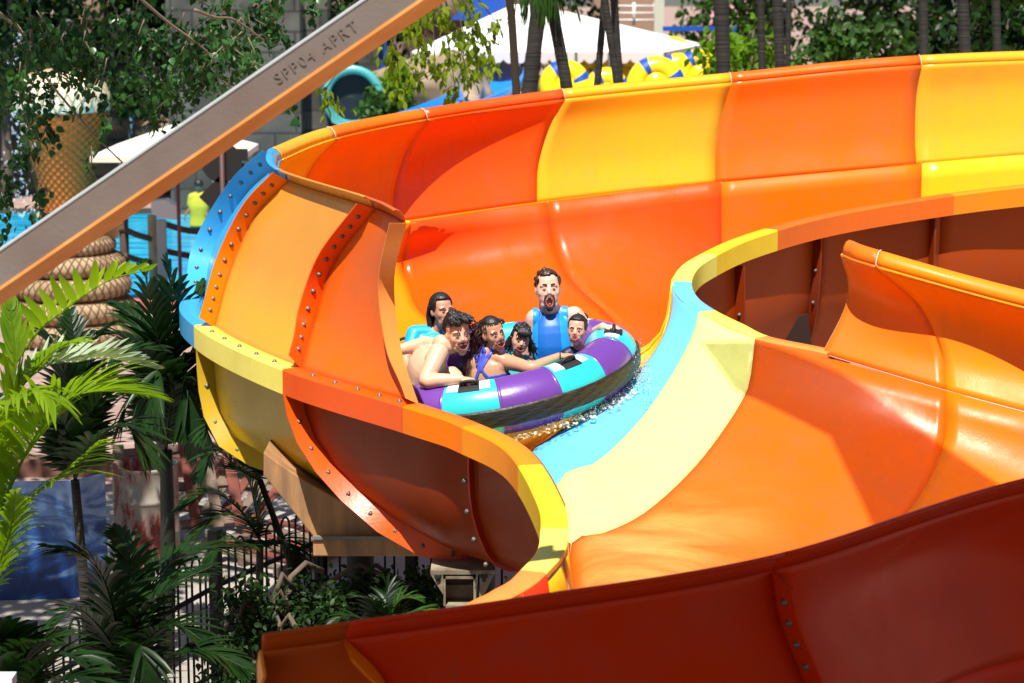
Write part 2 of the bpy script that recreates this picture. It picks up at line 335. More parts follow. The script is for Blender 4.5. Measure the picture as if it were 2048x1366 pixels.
# ribs under the low wall
rib(LS, SA, -1, 1, 15, 'olive', .13, nb=10, face=1)
rib(LS, SB_, -1, 1, 18, 'red', .14, nb=15, face=1)
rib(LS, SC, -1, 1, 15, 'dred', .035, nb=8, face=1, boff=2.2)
# bolts on the base flange of the high wall
tops = rail(LS, 0, 7.15, 8.9, 11)
anchor = [o for o in slide.children if o.name.startswith('rim')]
b9 = [o for o in anchor][5]
for i, p in enumerate(tops[:]):
    tt = tops[min(i + 1, 10)] - tops[max(i - 1, 0)]; q = W(tt[1], -tt[0], 0); q /= np.linalg.norm(q)
    if i != 5: bolt(b9 if i < 5 else anchor[6], p + q * .075 + W(0, 0, .015), W(0, 0, 1))
# ribs on the back of the incoming lane's near wall
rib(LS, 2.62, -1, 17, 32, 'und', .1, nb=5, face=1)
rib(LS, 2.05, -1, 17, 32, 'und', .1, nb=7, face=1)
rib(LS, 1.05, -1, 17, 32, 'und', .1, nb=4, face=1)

# ------------------------------------------------------------------ high outer wall of the second bend
H = [
 [P(1646, 708, 13.45), P(1690, 620, 13.55), P(1699, 565, 13.58), P(1684, 508, 13.52)],
 [P(1893, 782, 13.0), P(1884, 710, 13.14), P(1842, 610, 13.22), P(1752, 531, 13.2)],
 [P(2300, 897, 12.4), P(2318, 815, 12.52), P(2260, 720, 12.6), P(2120, 630, 12.6)],
 [W(4.3, 11.3, 2.25), W(4.5, 11.4, 2.5), W(4.5, 11.4, 2.85), W(4.25, 11.25, 3.1)],
 [W(3.9, 10.0, 2.15), W(4.0, 9.9, 2.5), W(4.0, 9.8, 2.85), W(3.9, 9.9, 3.02)],
 [W(2.25, 9.3, 2.1), W(2.2, 9.3, 2.4), W(2.1, 9.25, 2.7), P(2048, 982, 9.12)],
 [W(1.3, 8.45, 2.05), W(1.2, 8.42, 2.3), W(1.08, 8.3, 2.6), P(1545, 1138, 8.15)],
 [W(0.35, 7.98, 2.0), W(.25, 7.95, 2.3), W(.13, 7.85, 2.6), P(1050, 1224, 7.73)],
 [W(-.3, 7.75, 2.0), W(-.38, 7.72, 2.3), W(-.48, 7.62, 2.6), P(692, 1276, 7.5)],
 [W(-.78, 7.7, 2.0), W(-.84, 7.68, 2.3), W(-.92, 7.58, 2.6), P(524, 1300, 7.42)],
]
HS = [resamp(p, 21) for p in H]
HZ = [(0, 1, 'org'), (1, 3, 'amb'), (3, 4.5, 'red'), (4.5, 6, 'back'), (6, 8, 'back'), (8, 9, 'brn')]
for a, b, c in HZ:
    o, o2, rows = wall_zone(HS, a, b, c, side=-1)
    if a == 1: seam(np.concatenate([crpt(HS, a), rows[0][:5]]) + W(-.003, -.005, .003))
seam(crpt(HS, 0) + W(-.003, -.005, 0), r=.006)
seam(rail(HS, 0, 0, 3, 40) + W(-.003, -.008, .004))
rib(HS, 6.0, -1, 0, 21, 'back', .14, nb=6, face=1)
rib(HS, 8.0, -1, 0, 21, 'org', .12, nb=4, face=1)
b, n, t = norms(HS, 9.0); n = -n
g = np.array([[p, p + tt * .012, p + tt * .012 + q * .1, p + q * .1] for p, q, tt in zip(b, n, t)])
m = MB().grid(g, close_v=True); m.f += [(0, 1, 2, 3), (80, 81, 82, 83)]; m.mi += [0, 0]
autosmooth(m.build('end_return', G['amb'], slide), 30)

# dark support plate seen down in the gap between the lanes
pl_ = MB().prism([P(1560, 700, 14.6), P(1598, 632, 14.6), P(1616, 628, 14.6), P(1624, 700, 14.6)], (0, .012, 0)).build('gusset_plate', mat('dark_plate', (.05, .03, .025), .4, .3), slide, smooth=False)
# thin running water on the trough floor; its gold tint paints in sunlit sheen
wf = bpy.data.materials.new('gold_sheen_water'); wf.use_nodes = True; t = wf.node_tree; b = t.nodes['Principled BSDF']; out = t.nodes['Material Output']
tc = t.nodes.new('ShaderNodeTexCoord'); mp = t.nodes.new('ShaderNodeMapping'); mp.inputs['Rotation'].default_value = (0, 0, R(20)); mp.inputs['Scale'].default_value = (1.0, 2.6, 1); n = t.nodes.new('ShaderNodeTexNoise'); n.inputs['Scale'].default_value = 1.6; n.inputs['Detail'].default_value = 9; n.inputs['Distortion'].default_value = .3
t.links.new(tc.outputs['Object'], mp.inputs[0]); t.links.new(mp.outputs[0], n.inputs['Vector'])
mr = t.nodes.new('ShaderNodeMapRange'); mr.inputs[1].default_value = .36; mr.inputs[2].default_value = .70; mr.inputs[3].default_value = .20; mr.inputs[4].default_value = .72; t.links.new(n.outputs['Fac'], mr.inputs[0])
at = t.nodes.new('ShaderNodeAttribute'); at.attribute_name = 'fade'; fm_ = t.nodes.new('ShaderNodeMath'); fm_.operation = 'MULTIPLY'; t.links.new(mr.outputs[0], fm_.inputs[0]); t.links.new(at.outputs['Fac'], fm_.inputs[1])
b.inputs['Base Color'].default_value = (.78, .46, .10, 1); b.inputs['Roughness'].default_value = .12
n3 = t.nodes.new('ShaderNodeTexNoise'); n3.inputs['Scale'].default_value = 22; n3.inputs['Detail'].default_value = 4; t.links.new(tc.outputs['Object'], n3.inputs['Vector'])
bp = t.nodes.new('ShaderNodeBump'); bp.inputs['Strength'].default_value = .5; bp.inputs['Distance'].default_value = .02; t.links.new(n3.outputs['Fac'], bp.inputs['Height']); t.links.new(bp.outputs[0], b.inputs['Normal'])
tr = t.nodes.new('ShaderNodeBsdfTransparent'); mx = t.nodes.new('ShaderNodeMixShader'); t.links.new(fm_.outputs[0], mx.inputs[0]); t.links.new(tr.outputs[0], mx.inputs[1]); t.links.new(b.outputs[0], mx.inputs[2]); t.links.new(mx.outputs[0], out.inputs[0])
def water_sheet(gw, label, f0, f1, g0, g1):
    "sheet of water that thins out towards its edges"
    n, m_ = gw.shape[:2]; o = MB().grid(gw).build('gold_sheen_water', wf, None); sm = lambda x: max(0, min(1, x)) ** 2 * (3 - 2 * max(0, min(1, x)))
    a = o.data.attributes.new('fade', 'FLOAT', 'POINT'); v = []
    for i in range(n):
        for j in range(m_):
            x, y = i / (n - 1), j / (m_ - 1); v.append(sm(x / f0 if f0 else 1) * sm((1 - x) / f1 if f1 else 1) * sm(y / g0 if g0 else 1) * sm((1 - y) / g1 if g1 else 1))
    a.data.foreach_set('value', v); tag(o, label, 'water', None, 'stuff')
gw = np.array([[crpt(LS, 12.03 + (1.2 + 1.7 * (1 - (k - 5) / 20)) * j / 49)[k] for k in range(5, 26)] for j in range(50)]) + W(0, 0, .026) + W(0, 0, .010)
water_sheet(gw, 'thin sheet of water running over the trough floor, sunlit gold painted in', .10, .6, 0, .6)
gw = np.array([[crpt(LS, u)[k] for k in range(12, 27)] for u in np.linspace(8.6, 10.0, 24)]) + W(0, 0, .032)
water_sheet(gw, 'churned shallow water on the yellow floor just beside the raft', .3, .15, .1, .3)

for a, b, c in ((7.6, 10, 'lem'), (10, 11, 'sky'), (11, 11.99, 'crm')):
    g = np.array([[crpt(LS, u)[k] for k in range(8, 15)] for u in np.linspace(a, b, 20)]) + W(0, 0, .018); MB().grid(g).build('floor_panel', G[c], slide)
# ------------------------------------------------------------------ the inflatable raft
RC = P(975, 745, 13.9)
RM = Matrix.Rotation(R(-9), 3, 'Y') @ Matrix.Rotation(R(5), 3, 'X')       # right side up, near side down
def RP(x, y, z):
    if y > 0: y *= .64            # the far side of the tube is pressed in
    return RC + np.array(RM @ Vector((x, y, z)))
raft = empty('inflatable_raft', RC, 'round inflatable raft in purple and turquoise segments with a black rubber band, full of riders', 'raft')
def vinyl(name, c, rough=.3):
    return mat(name, c, rough, noise=.12, nscale=3, bump=.05, bscale=30, spec=.5, coat=.25)
PUR, TUR = vinyl('purple_vinyl', (.15, .05, .33)), vinyl('turquoise_vinyl', (.03, .60, .62))
RR, RT = .82, .178
NS = 16
def ring_pt(ph, al, R_=RR, r_=RT, dz=0): # ph measured from the near side towards the right, al round the tube (0 = outward)
    rad = R_ + r_ * math.cos(al); return RP(rad * math.sin(ph), -rad * math.cos(ph), r_ * math.sin(al) + dz)
for i in range(NS):
    a0 = R(-17 + i * 22.5); a1 = a0 + R(22.5); n = 9; rows = []
    for j in range(n):
        ph = a0 + (a1 - a0) * (.012 + .976 * j / (n - 1)); s_ = 1 + .012 * math.sin(math.pi * j / (n - 1))
        if j in (0, n - 1): s_ = .985
        rows.append([ring_pt(ph, 2 * math.pi * k / 32, RR, RT * s_) for k in range(32)])
    MB().grid(rows, close_v=True).build('tube_segment', (PUR if i % 2 else TUR), raft)
# weld lines between the segments
for i in range(NS):
    ph = R(-17 + i * 22.5)
    MB().grid([[ring_pt(ph + e, 2 * math.pi * k / 32, RR, RT * q) for k in range(32)] for e, q in ((-.012, .985), (-.008, 1.008), (.008, 1.008), (.012, .985))], close_v=True).build('weld_strip', PUR, raft)
bandm = mat('black_rubber', (.012, .011, .010), .38, noise=.5, nscale=9, col2=(.035, .03, .02), bump=.35, bscale=22, stretch=(1, 1, 14))
rows = []
for j in range(121):
    ph = 2 * math.pi * j / 120; w_ = []
    for k in range(15):
        al = R(-27 + 40 * k / 14); rr = RT + .014 + .004 * (k % 2) + .003 * math.sin(ph * 37 + k * 2.1)
        if k in (0, 14): rr = RT - .004
        w_.append(ring_pt(ph, al, RR, rr))
    rows.append(w_)
MB().grid(rows, close_u=False).build('rubber_band', bandm, raft)
# floor, inner backrest tube
MB().grid([[RP(r_ * math.cos(2 * math.pi * k / 40), r_ * math.sin(2 * math.pi * k / 40), -.15 + .0 * r_) for k in range(40)] for r_ in (.001, .2, .4, .62, .7)], close_v=True).build('raft_floor', mat('raft_floor_vinyl', (.03, .035, .05), .5), raft)
rows = [[RP((.17 + .12 * math.cos(a)) * math.sin(2 * math.pi * j / 40) - .14, -(.17 + .12 * math.cos(a)) * math.cos(2 * math.pi * j / 40) - .02, .10 + .17 * math.sin(a)) for a in np.linspace(0, 2 * math.pi, 20, endpoint=False)] for j in range(40)]
MB().grid(rows, close_u=True, close_v=True).build('centre_cushion', PUR, raft)
# handle patches with loops
HM = mat('handle_webbing', (.012, .012, .014), .6); WHT = mat('white_print', (.75, .8, .8), .5)
def handle(ph, al=76):
    a = R(al); p = lambda dp, da, dr=0: ring_pt(R(ph) + dp, a + R(da), RR, RT + dr)
    g = [[p(dp, da, .006) for da in np.linspace(-19, 19, 7)] for dp in np.linspace(-.075, .075, 7)]
    pd = MB().grid(g).build('handle_patch', HM, raft)
    m = MB().tube(resamp([p(-.06, 0, .004), p(-.05, 0, .026), p(0, 0, .034), p(.05, 0, .026), p(.06, 0, .004)], 14), .011, 8)
    m.build('handle_loop', HM, pd)
    bg = [[p(dp, da, .003) for da in np.linspace(-15, 15, 5)] for dp in np.linspace(-.16, .15, 9)]
    MB().grid(bg).build('print_patch', WHT, pd)
for ph in (-6, 38.5, 84, 129, 174, 219, 264, 309): handle(ph)
# ------------------------------------------------------------------ people
def bake(o):
    dg = bpy.context.evaluated_depsgraph_get(); ev = o.evaluated_get(dg)
    me = bpy.data.meshes.new_from_object(ev); o.modifiers.clear(); o.data = me
    me.polygons.foreach_set('use_smooth', [True] * len(me.polygons)); return o
def voxel(o, v=.006, it=7, f=.5):
    m = o.modifiers.new('r', 'REMESH'); m.mode = 'VOXEL'; m.voxel_size = v
    m2 = o.modifiers.new('s', 'SMOOTH'); m2.iterations = it; m2.factor = f
    return bake(o)
def limb(mb, pts, rad, n=14, seg=7):
    q = resamp([np.append(np.array(p, float), r) for p, r in zip(pts, rad)], (len(pts) - 1) * seg + 1)
    mb.tube(q[:, :3], list(q[:, 3]), n); mb.ball(q[0, :3], q[0, 3]); mb.ball(q[-1, :3], q[-1, 3]); return mb
def skin(name, c):
    m = mat(name, c, .42, noise=.1, nscale=9, col2=(c[0] * .93, c[1] * .87, c[2] * .85), bump=.02, bscale=120, spec=.45, sss=.12); return m
TEETH = mat('teeth', (.95, .93, .88), .3); MOUTH = mat('mouth_inside', (.05, .004, .004), .5); TONGUE = mat('tongue', (.30, .045, .05), .45)
EYEW = mat('eye_white', (.70, .66, .62), .3); IRIS = mat('iris', (.018, .01, .006), .15); HAIRB = mat('black_hair', (.009, .008, .008), .45, noise=.5, nscale=60, col2=(.022, .019, .018), bump=.2, bscale=90, stretch=(1, 1, .2))
HAIRN = mat('brown_hair', (.035, .017, .009), .38, noise=.5, nscale=60, col2=(.06, .03, .016), bump=.2, bscale=90, stretch=(1, 1, .2)); BLKT = mat('black_cord', (.01, .01, .01), .5)
LID = mat('lash_line', (.09, .04, .025), .6)
class Head:
    def __init__(s, c, yaw=0, pitch=0, roll=0, k=1.0):
        "face looks towards the camera at yaw 0; yaw > 0 turns to the picture's right, pitch > 0 looks up, roll > 0 leans the crown to the right"
        s.c = Vector(tuple(float(q) for q in c)); s.k = k
        s.M = Matrix.Rotation(R(yaw), 3, 'Z') @ Matrix.Rotation(R(-pitch), 3, 'X') @ Matrix.Rotation(R(roll), 3, 'Y')
    def p(s, x, y, z): return np.array(s.c + s.M @ (Vector((x, y, z)) * s.k))
    def ball(s, mb, c, r, mi=0, n=14, m=10, rot=None):
        r = (r, r, r) if np.isscalar(r) else r
        M = s.M if rot is None else s.M @ rot
        mb.ball(s.p(*c), tuple(q * s.k for q in r), n, m, M, mi)
def head_flesh(H, mb, neck, jaw=0, fat=1, neck_r=.05, child=False):
    b = H.ball; jd = -.016 * jaw
    b(mb, (0, .012, .040), (.075 * (1.02 if child else 1), .090, .080))
    b(mb, (0, -.022, -.022 + jd * .5), (.060 * fat, .064, .080)); b(mb, (0, -.014, -.004), (.067 * fat, .070, .092)); b(mb, (0, -.020, -.060 + jd), (.052 * fat, .058, .040))
    b(mb, (0, -.052, -.088 + jd * 1.6), (.027, .022, .022))
    for s_ in (-1, 1):
        b(mb, (.036 * s_, -.048, -.02), (.026 * fat, .026, .027)); b(mb, (.030 * s_, -.035, -.065 + jd), (.024, .030, .026))
        b(mb, (.074 * s_, .012, -.005), (.009, .018, .030), rot=Matrix.Rotation(R(-20 * s_), 3, 'Z')); b(mb, (.010 * s_, -.085, -.027), (.008, .009, .006)); b(mb, (.020 * s_, -.060, -.050 + jd * .5), (.024, .022, .026))
        b(mb, (.030 * s_, -.066, .028), (.028, .014, .010)); b(mb, (.022 * s_, -.066, -.026), (.020, .018, .020)); b(mb, (.030 * s_, -.062, -.008), (.020, .016, .014))
    mb.tube([H.p(0, -.076, .018), H.p(0, -.084, .0), H.p(0, -.093, -.020), H.p(0, -.090, -.027)], [.008 * H.k, .0095 * H.k, .0125 * H.k, .010 * H.k], 10)
    b(mb, (0, -.078, -.050), (.022, .010, .012))
    limb(mb, [H.p(0, .018, -.045), (H.p(0, .02, -.09) + np.array(neck)) / 2, neck], [neck_r * .95 * H.k, neck_r * H.k, neck_r * 1.1 * H.k])
def face_parts(H, root, hair, mouth=(.024, .018), mz=-.056, eye=1.0, smile=0, tongue=True, brow=0, lipc=(.42, .12, .10), yoff=0, brow_w=.0036):
    def mb_ball(c, r, name, m, par, rot=None):
        q = MB(); H.ball(q, c, r, rot=rot); return q.build(name, m, par)
    for s_ in (-1, 1):
        e = mb_ball((.0295 * s_, -.0775, .004), (.0108, .0066, .0054 * eye), 'eye', EYEW, root, Matrix.Rotation(R(14 * s_), 3, 'Z'))
        mb_ball((.0295 * s_ + .001, -.0838, .004), (.0068, .0026, .0062 * min(eye, 1.1)), 'iris', IRIS, e)
        q = MB().tube([H.p((.0295 + dx) * s_, -.0805 + .010 * abs(dx * 60) ** 2 * .5, .004 + .0074 * eye - 9 * dx * dx * 1.5) for dx in (-.014, -.007, 0, .007, .014)], .0013 * H.k, 6); q.build('eyelid', LID, root)
        q = MB().tube([H.p(x * s_, -y, z + brow) for x, y, z in ((.011, .086, .022), (.022, .085, .0285), (.034, .080, .029), (.046, .068, .023))], [brow_w * .9 * H.k, brow_w * H.k, brow_w * .9 * H.k, brow_w * .45 * H.k], 6); q.build('eyebrow', hair, root)
    w_, h_ = mouth; n = 22; y0 = -.0905 + yoff
    ring = [((w_ * math.cos(a)), abs(math.cos(a)) ** 2 * .010, mz + h_ * math.sin(a) + smile * (abs(math.cos(a)) ** 2) * .008) for a in np.linspace(0, 2 * math.pi, n, endpoint=False)]
    lip = MB(); pts = [H.p(x, y0 + dy, z) for x, dy, z in ring]; pts += pts[:2]; lip.tube(pts, .0033 * H.k, 7, caps=False)
    lo = lip.build('lips', mat('lips', lipc, .35), root)
    g = [[H.p(x * f, y0 + dy * f + .004, mz + (z - mz) * f) for x, dy, z in ring] for f in (1.0, .6, .02)]
    MB().grid(g, close_v=True).build('mouth_opening', MOUTH, root)
    tz = .012 * min(1, h_ / .02)
    g = [[H.p(w_ * .80 * math.sin(t), y0 + .001 + .010 * math.sin(t) ** 2 * .8, mz + h_ * (.98 * math.cos(t * .95)) + smile * .007 * math.sin(t) ** 2 - dz) for t in np.linspace(-1.25, 1.25, 9)] for dz in (0, tz * .3, tz * .62)]
    MB().grid(g).build('teeth', TEETH, root)
    if tongue: mb_ball((0, y0 + .004, mz - h_ * .62), (w_ * .5, .004, h_ * .26), 'tongue', TONGUE, root)
def hand(mb, w, d, nrm, size=1.0, curl=55, thumb=1, spread=.9):
    "palm from wrist w along d, palm facing nrm; four fingers and a thumb, curled towards nrm"
    d = Vector(tuple(d)).normalized(); nz = Vector(tuple(nrm)); nz = (nz - d * nz.dot(d)).normalized(); sx = d.cross(nz) * thumb; w = Vector(tuple(float(q) for q in w)); k = size
    M = Matrix((sx, d, nz)).transposed()
    mb.ball(w + d * .045 * k, (.040 * k, .052 * k, .015 * k), 14, 8, M)
    mb.ball(w + d * .02 * k, (.028 * k, .03 * k, .017 * k), 12, 8, M)
    for i, (off, ln) in enumerate(((.029, .072), (.0098, .080), (-.0098, .075), (-.028, .060))):
        p = w + d * (.085 - abs(off) * .12) * k + sx * off * k * spread; pts = [p - d * .02 * k, p]; a = 0
        for s_, f in ((.46, .7), (.31, 1.0), (.23, .8)):
            a += R(curl * f); dd = d * math.cos(a) + nz * math.sin(a); p = p + dd * ln * s_ * k; pts.append(p)
        mb.tube(pts, [.0092 * k, .0095 * k, .0085 * k, .0078 * k, .006 * k], 8); mb.ball(pts[-1], .0062 * k, 8, 6)
    p = w + d * .025 * k + sx * .028 * k; t1 = p + (d * .5 + sx * .75 + nz * .25).normalized() * .034 * k; t2 = t1 + (d * .85 + sx * .1 + nz * .5).normalized() * .032 * k; t3 = t2 + (d * .8 - sx * .2 + nz * .6).normalized() * .022 * k
    mb.tube([p, t1, t2, t3], [.014 * k, .011 * k, .0095 * k, .007 * k], 8); mb.ball(t3, .007 * k, 8, 6)
def torso(mb, pelvis, chest, neck, sl, sr, k=1.0, w=.155, d=.105, grow=0, waist=.86, belly=1.0):
    "stacked rounded sections between pelvis and the base of the neck, shoulders sl, sr"
    pelvis, chest, neck, sl, sr = (np.array(q, float) for q in (pelvis, chest, neck, sl, sr))
    ax = sr - sl; ax = ax / np.linalg.norm(ax)
    pts = resamp([pelvis, (pelvis * .55 + chest * .45), chest, neck * .75 + chest * .25], 16); rows = []
    for i, p in enumerate(pts):
        t = pts[min(i + 1, 15)] - pts[max(i - 1, 0)]; t /= np.linalg.norm(t); a = ax - t * (ax @ t); a /= np.linalg.norm(a); b = np.cross(t, a); f = i / 15
        ww = np.interp(f, [0, .3, .62, .82, 1], [w * .98, w * waist, w, w * .92, w * .5]) * k + grow; dd = np.interp(f, [0, .3, .65, .85, 1], [d, d * .9 * belly, d * 1.05, d * .82, d * .55]) * k + grow
        rows.append([p + a * ww * math.copysign(abs(math.cos(x)) ** .85, math.cos(x)) + b * dd * math.copysign(abs(math.sin(x)) ** .85, math.sin(x)) for x in np.linspace(0, 2 * math.pi, 24, endpoint=False)])
    kk = len(mb.v); mb.grid(rows, close_v=True); mb.f += [tuple(kk + j for j in range(24)), tuple(kk + 15 * 24 + j for j in range(24))]; mb.mi += [0, 0]
    for s_ in (sl, sr):
        limb(mb, [neck * .8 + chest * .2, neck * .45 + s_ * .55 - (neck - chest) * .02, s_], [.046 * k + grow, .045 * k + grow, .050 * k + grow])
        mb.ball((chest * .4 + s_ * .6), (.06 * k + grow))
def arm(mb, s, e, w, r=(.052, .044, .040, .036, .027), k=1.0, grow=0, upto=1.0):
    s, e, w = (np.array(q, float) for q in (s, e, w))
    pts = [s, s * .5 + e * .5, e, e * .65 + w * .35, w]; rad = [q * k + grow for q in r]
    if upto < 1: pts, rad = [s, s * (1 - upto) + e * upto], [rad[0], rad[0] * (1 - upto) + rad[1] * upto + .004]
    limb(mb, pts, rad)
def hair_shell(H, mb, back=.0, low=-.02, r=(.083, .098, .092), c=(0, .018, .052)): H.ball(mb, c, r, n=24, m=16)
def strands(H, mb, starts, n=1, r=.004): pass
def cloth(body, name, m, root, test, off=.007, mats=None, pick=None):
    "clothing cut from the body's own surface where test(x, y, point) holds, lifted off the skin"
    src = body.data; keep = [p for p in src.polygons if test(*px(p.center), p.center)]
    ids = sorted({v for p in keep for v in p.vertices}); mp = {v: i for i, v in enumerate(ids)}
    mb = MB(); mb.v = [tuple(src.vertices[v].co + src.vertices[v].normal * off) for v in ids]; mb.f = [tuple(mp[v] for v in p.vertices) for p in keep]
    mb.mi = [pick(*px(p.center)) if pick else 0 for p in keep]
    me = bpy.data.meshes.new(name); me.from_pydata(mb.v, [], mb.f); o = link(name, me, mats or m, root)
    if mats: me.polygons.foreach_set('material_index', mb.mi)
    sm = o.modifiers.new('s', 'SMOOTH'); sm.iterations = 8; so_ = o.modifiers.new('t', 'SOLIDIFY'); so_.thickness = off * .9; so_.offset = -1
    return o
def bvh_of(o):
    from mathutils.bvhtree import BVHTree
    return BVHTree.FromPolygons([v.co for v in o.data.vertices], [p.vertices for p in o.data.polygons])
def on(bv, p, off=.003):
    q, n, _, _ = bv.find_nearest(Vector(tuple(float(c) for c in p))); return np.array(q + n * off), np.array(n)
def proj(bv, x, y, off=.004):
    "first point of the body on the sight line of photo pixel (x, y)"
    o = Vector((0, 0, CAMH)); d = Vector(P(x, y, 10)) - o; d.normalize(); q, n, _, _ = bv.ray_cast(o, d); 
    return None if q is None else np.array(q + n * off)
def cap_from(H, name, root, m, cut, bumps=60, seed=1, thick=.014, rough=.006, c=(0, .014, .045), r=(.076, .094, .088), clump=.010):
    "hair cap: scalp shell where cut(x, y, z) holds, broken up with many small locks, fused"
    rnd = random.Random(seed); mb = MB(); n, mm = 26, 20; G_ = []
    for i in range(mm + 1):
        th = math.pi * i / mm
        for j in range(n):
            ph = 2 * math.pi * j / n; v = (math.sin(th) * math.cos(ph), math.sin(th) * math.sin(ph), math.cos(th)); q = [c[a] + v[a] * r[a] for a in range(3)]
            if cut(*q): H.ball(mb, tuple(q), (thick, thick, thick * .8), n=8, m=5)
    for i in range(bumps):
        while True:
            v = Vector((rnd.gauss(0, 1), rnd.gauss(0, 1), rnd.gauss(0, 1))).normalized(); q = [c[a] + v[a] * (r[a] + thick * .6) for a in range(3)]
            if cut(*q): break
        s_ = clump * rnd.uniform(.6, 1.3); H.ball(mb, tuple(q), (s_, s_, s_ * 1.6), n=8, m=5)
    o = mb.build(name, m, root); return voxel(o, .0055 * H.k, 2)
def lock(mb, pts, r0, r1=.002, n=6): 
    q = resamp(pts, len(pts) * 4); k = len(q); mb.tube(q, [r0 + (r1 - r0) * (i / (k - 1)) ** 1.5 for i in range(k)], n)

# --- 1 woman far left, face turned to the right
def person(loc, label): return empty('person', loc, label, 'person', None)
SK1, SK2, SK3, SK4, SK5 = skin('skin_warm', (.60, .33, .21)), skin('skin_light', (.74, .48, .33)), skin('skin_tan', (.56, .31, .19)), skin('skin_child', (.66, .40, .28)), skin('skin_pale', (.74, .47, .36))
def shirt_obj(mb, name, m, root, v=.007): o = mb.build(name, m, root); return voxel(o, v, 6)
CY = mat('bright_blue_lycra', (.01, .42, .72), .4, bump=.1, bscale=14); DBL = mat('blue_lycra', (.006, .13, .52), .45, bump=.15, bscale=10); NAVY = mat('navy_lycra', (.008, .012, .06), .5, bump=.1, bscale=14)
LBL = mat('light_blue_lycra', (.01, .28, .72), .45, bump=.12, bscale=10); TEAL = mat('teal_lycra', (.02, .42, .48), .5); VIO = mat('blue_violet_lycra', (.05, .07, .50), .45)


def make_woman():
    d = 14.08; root = person(P(865, 760, d), 'woman with long straight dark hair and light blue sleeves at the raft left end')
    H = Head(P(884, 622, d), yaw=30, pitch=4, roll=-3, k=.92); nk = P(872, 660, d + .05); mb = MB()
    head_flesh(H, mb, nk, jaw=.5, neck_r=.044)
    sl, sr = P(830, 668, d + .02), P(918, 676, d + .1); ch = P(868, 705, d); pe = P(866, 790, d)
    torso(mb, pe, ch, nk, sl, sr, w=.135, d=.095); arm(mb, sl, P(812, 725, d - .1), P(842, 765, d - .3)); hand(mb, P(842, 765, d - .3), (1, -.5, -.3), (0, 0, -1), .9)
    b = mb.build('body', SK1, root); voxel(b, .0055, 9)
    cloth(b, 'rash_top', CY, root, lambda x, y, p: (y > 648 + max(0, 22 - abs(x - 874)) * .9) and not (x < 835 and y > 700), .009)
    face_parts(H, root, HAIRB, mouth=(.014, .016), eye=.7, tongue=False)
    cap_from(H, 'hair', root, HAIRB, lambda x, y, z: (z > .092 or y > -.020 + .25 * max(0, .05 - z) or (z > .045 and y > -.04)) and z > -.04, seed=3, bumps=0, thick=.011)
    h2 = MB()
    for i in range(30):
        a = i / 29; x0 = -.07 + .13 * a
        lock(h2, [H.p(x0, .05 + .03 * math.sin(a * 3.1), .05), H.p(x0 * 1.05, .085, -.03), H.p(x0 * 1.05 - .005, .075, -.11), H.p(x0 - .01, .06, -.19 - .04 * random.random())], .016, .006)
    for i in range(10): lock(h2, [H.p(.055, -.01, .085), H.p(.080, .005 + .006 * i, .0), H.p(.077, .012 + .004 * i, -.08), H.p(.07, .01, -.16)], .009, .004)
    h2.build('long_hair', HAIRB, root)
make_woman()

def make_youth():
    d = 13.42; root = person(P(850, 790, d), 'bare-chested young man with short black hair laughing and gripping the raft handle')
    H = Head(P(916, 667, d), yaw=20, pitch=-4, roll=-7, k=1.02); nk = P(884, 688, d + .02); mb = MB()
    head_flesh(H, mb, nk, jaw=.8, neck_r=.056, fat=1.04)
    sl, sr = P(850, 688, d + .12), P(877, 706, d - .16); ch = P(856, 732, d + .04); pe = P(828, 806, d + .12)
    torso(mb, pe, ch, nk, sl, sr, w=.15, d=.115, waist=.86)
    limb(mb, [P(850, 700, d + .16), P(834, 748, d + .12), P(826, 800, d + .1)], [.060, .080, .085]); limb(mb, [P(874, 708, d - .06), P(862, 750, d), P(852, 785, d)], [.060, .066, .055])
    el, wr = P(852, 762, d - .30), P(920, 758, d - .34)
    arm(mb, sr, el, wr, r=(.066, .058, .047, .045, .030)); hand(mb, wr, (1, .12, -.14), (0, .1, -1), 1.08, curl=60, thumb=-1)
    arm(mb, sl, P(806, 698, d + .12), P(752, 700, d + .1), r=(.052, .044, .038, .034, .027)); hand(mb, P(752, 700, d + .1), (-1, 0, -.2), (0, 0, -1), 1.0)
    hip = P(850, 800, d + .1); limb(mb, [hip, P(882, 772, d + .1), P(906, 752, d - .02), P(918, 800, d + .05), P(925, 840, d + .1)], [.085, .078, .060, .055, .045])
    b = mb.build('body', SK2, root); voxel(b, .0052, 9)
    face_parts(H, root, HAIRB, mouth=(.035, .029), eye=.45, smile=1, tongue=False)
    cap_from(H, 'hair', root, HAIRB, lambda x, y, z: (z > .078 + .008 * math.sin(x * 60) or (y > .012 and z > -.03)) and z > -.035, seed=5, bumps=40, thick=.014, clump=.012)
    h2 = MB(); rnd = random.Random(9)
    for i in range(90):
        x = rnd.uniform(-.065, .065); y = rnd.uniform(-.075, .05); z = .110 - 6 * x * x - 4 * (y * y)
        lock(h2, [H.p(x, y, z), H.p(x * 1.1 + .012, y - .016, z + .024), H.p(x * 1.15 + .026, y - .036, z + .020 * rnd.random())], .008, .002)
    h2.build('hair_locks', HAIRB, root)
    cloth(b, 'swim_shorts', NAVY, root, lambda x, y, p: y > 790 and x < 872, .01)
make_youth()

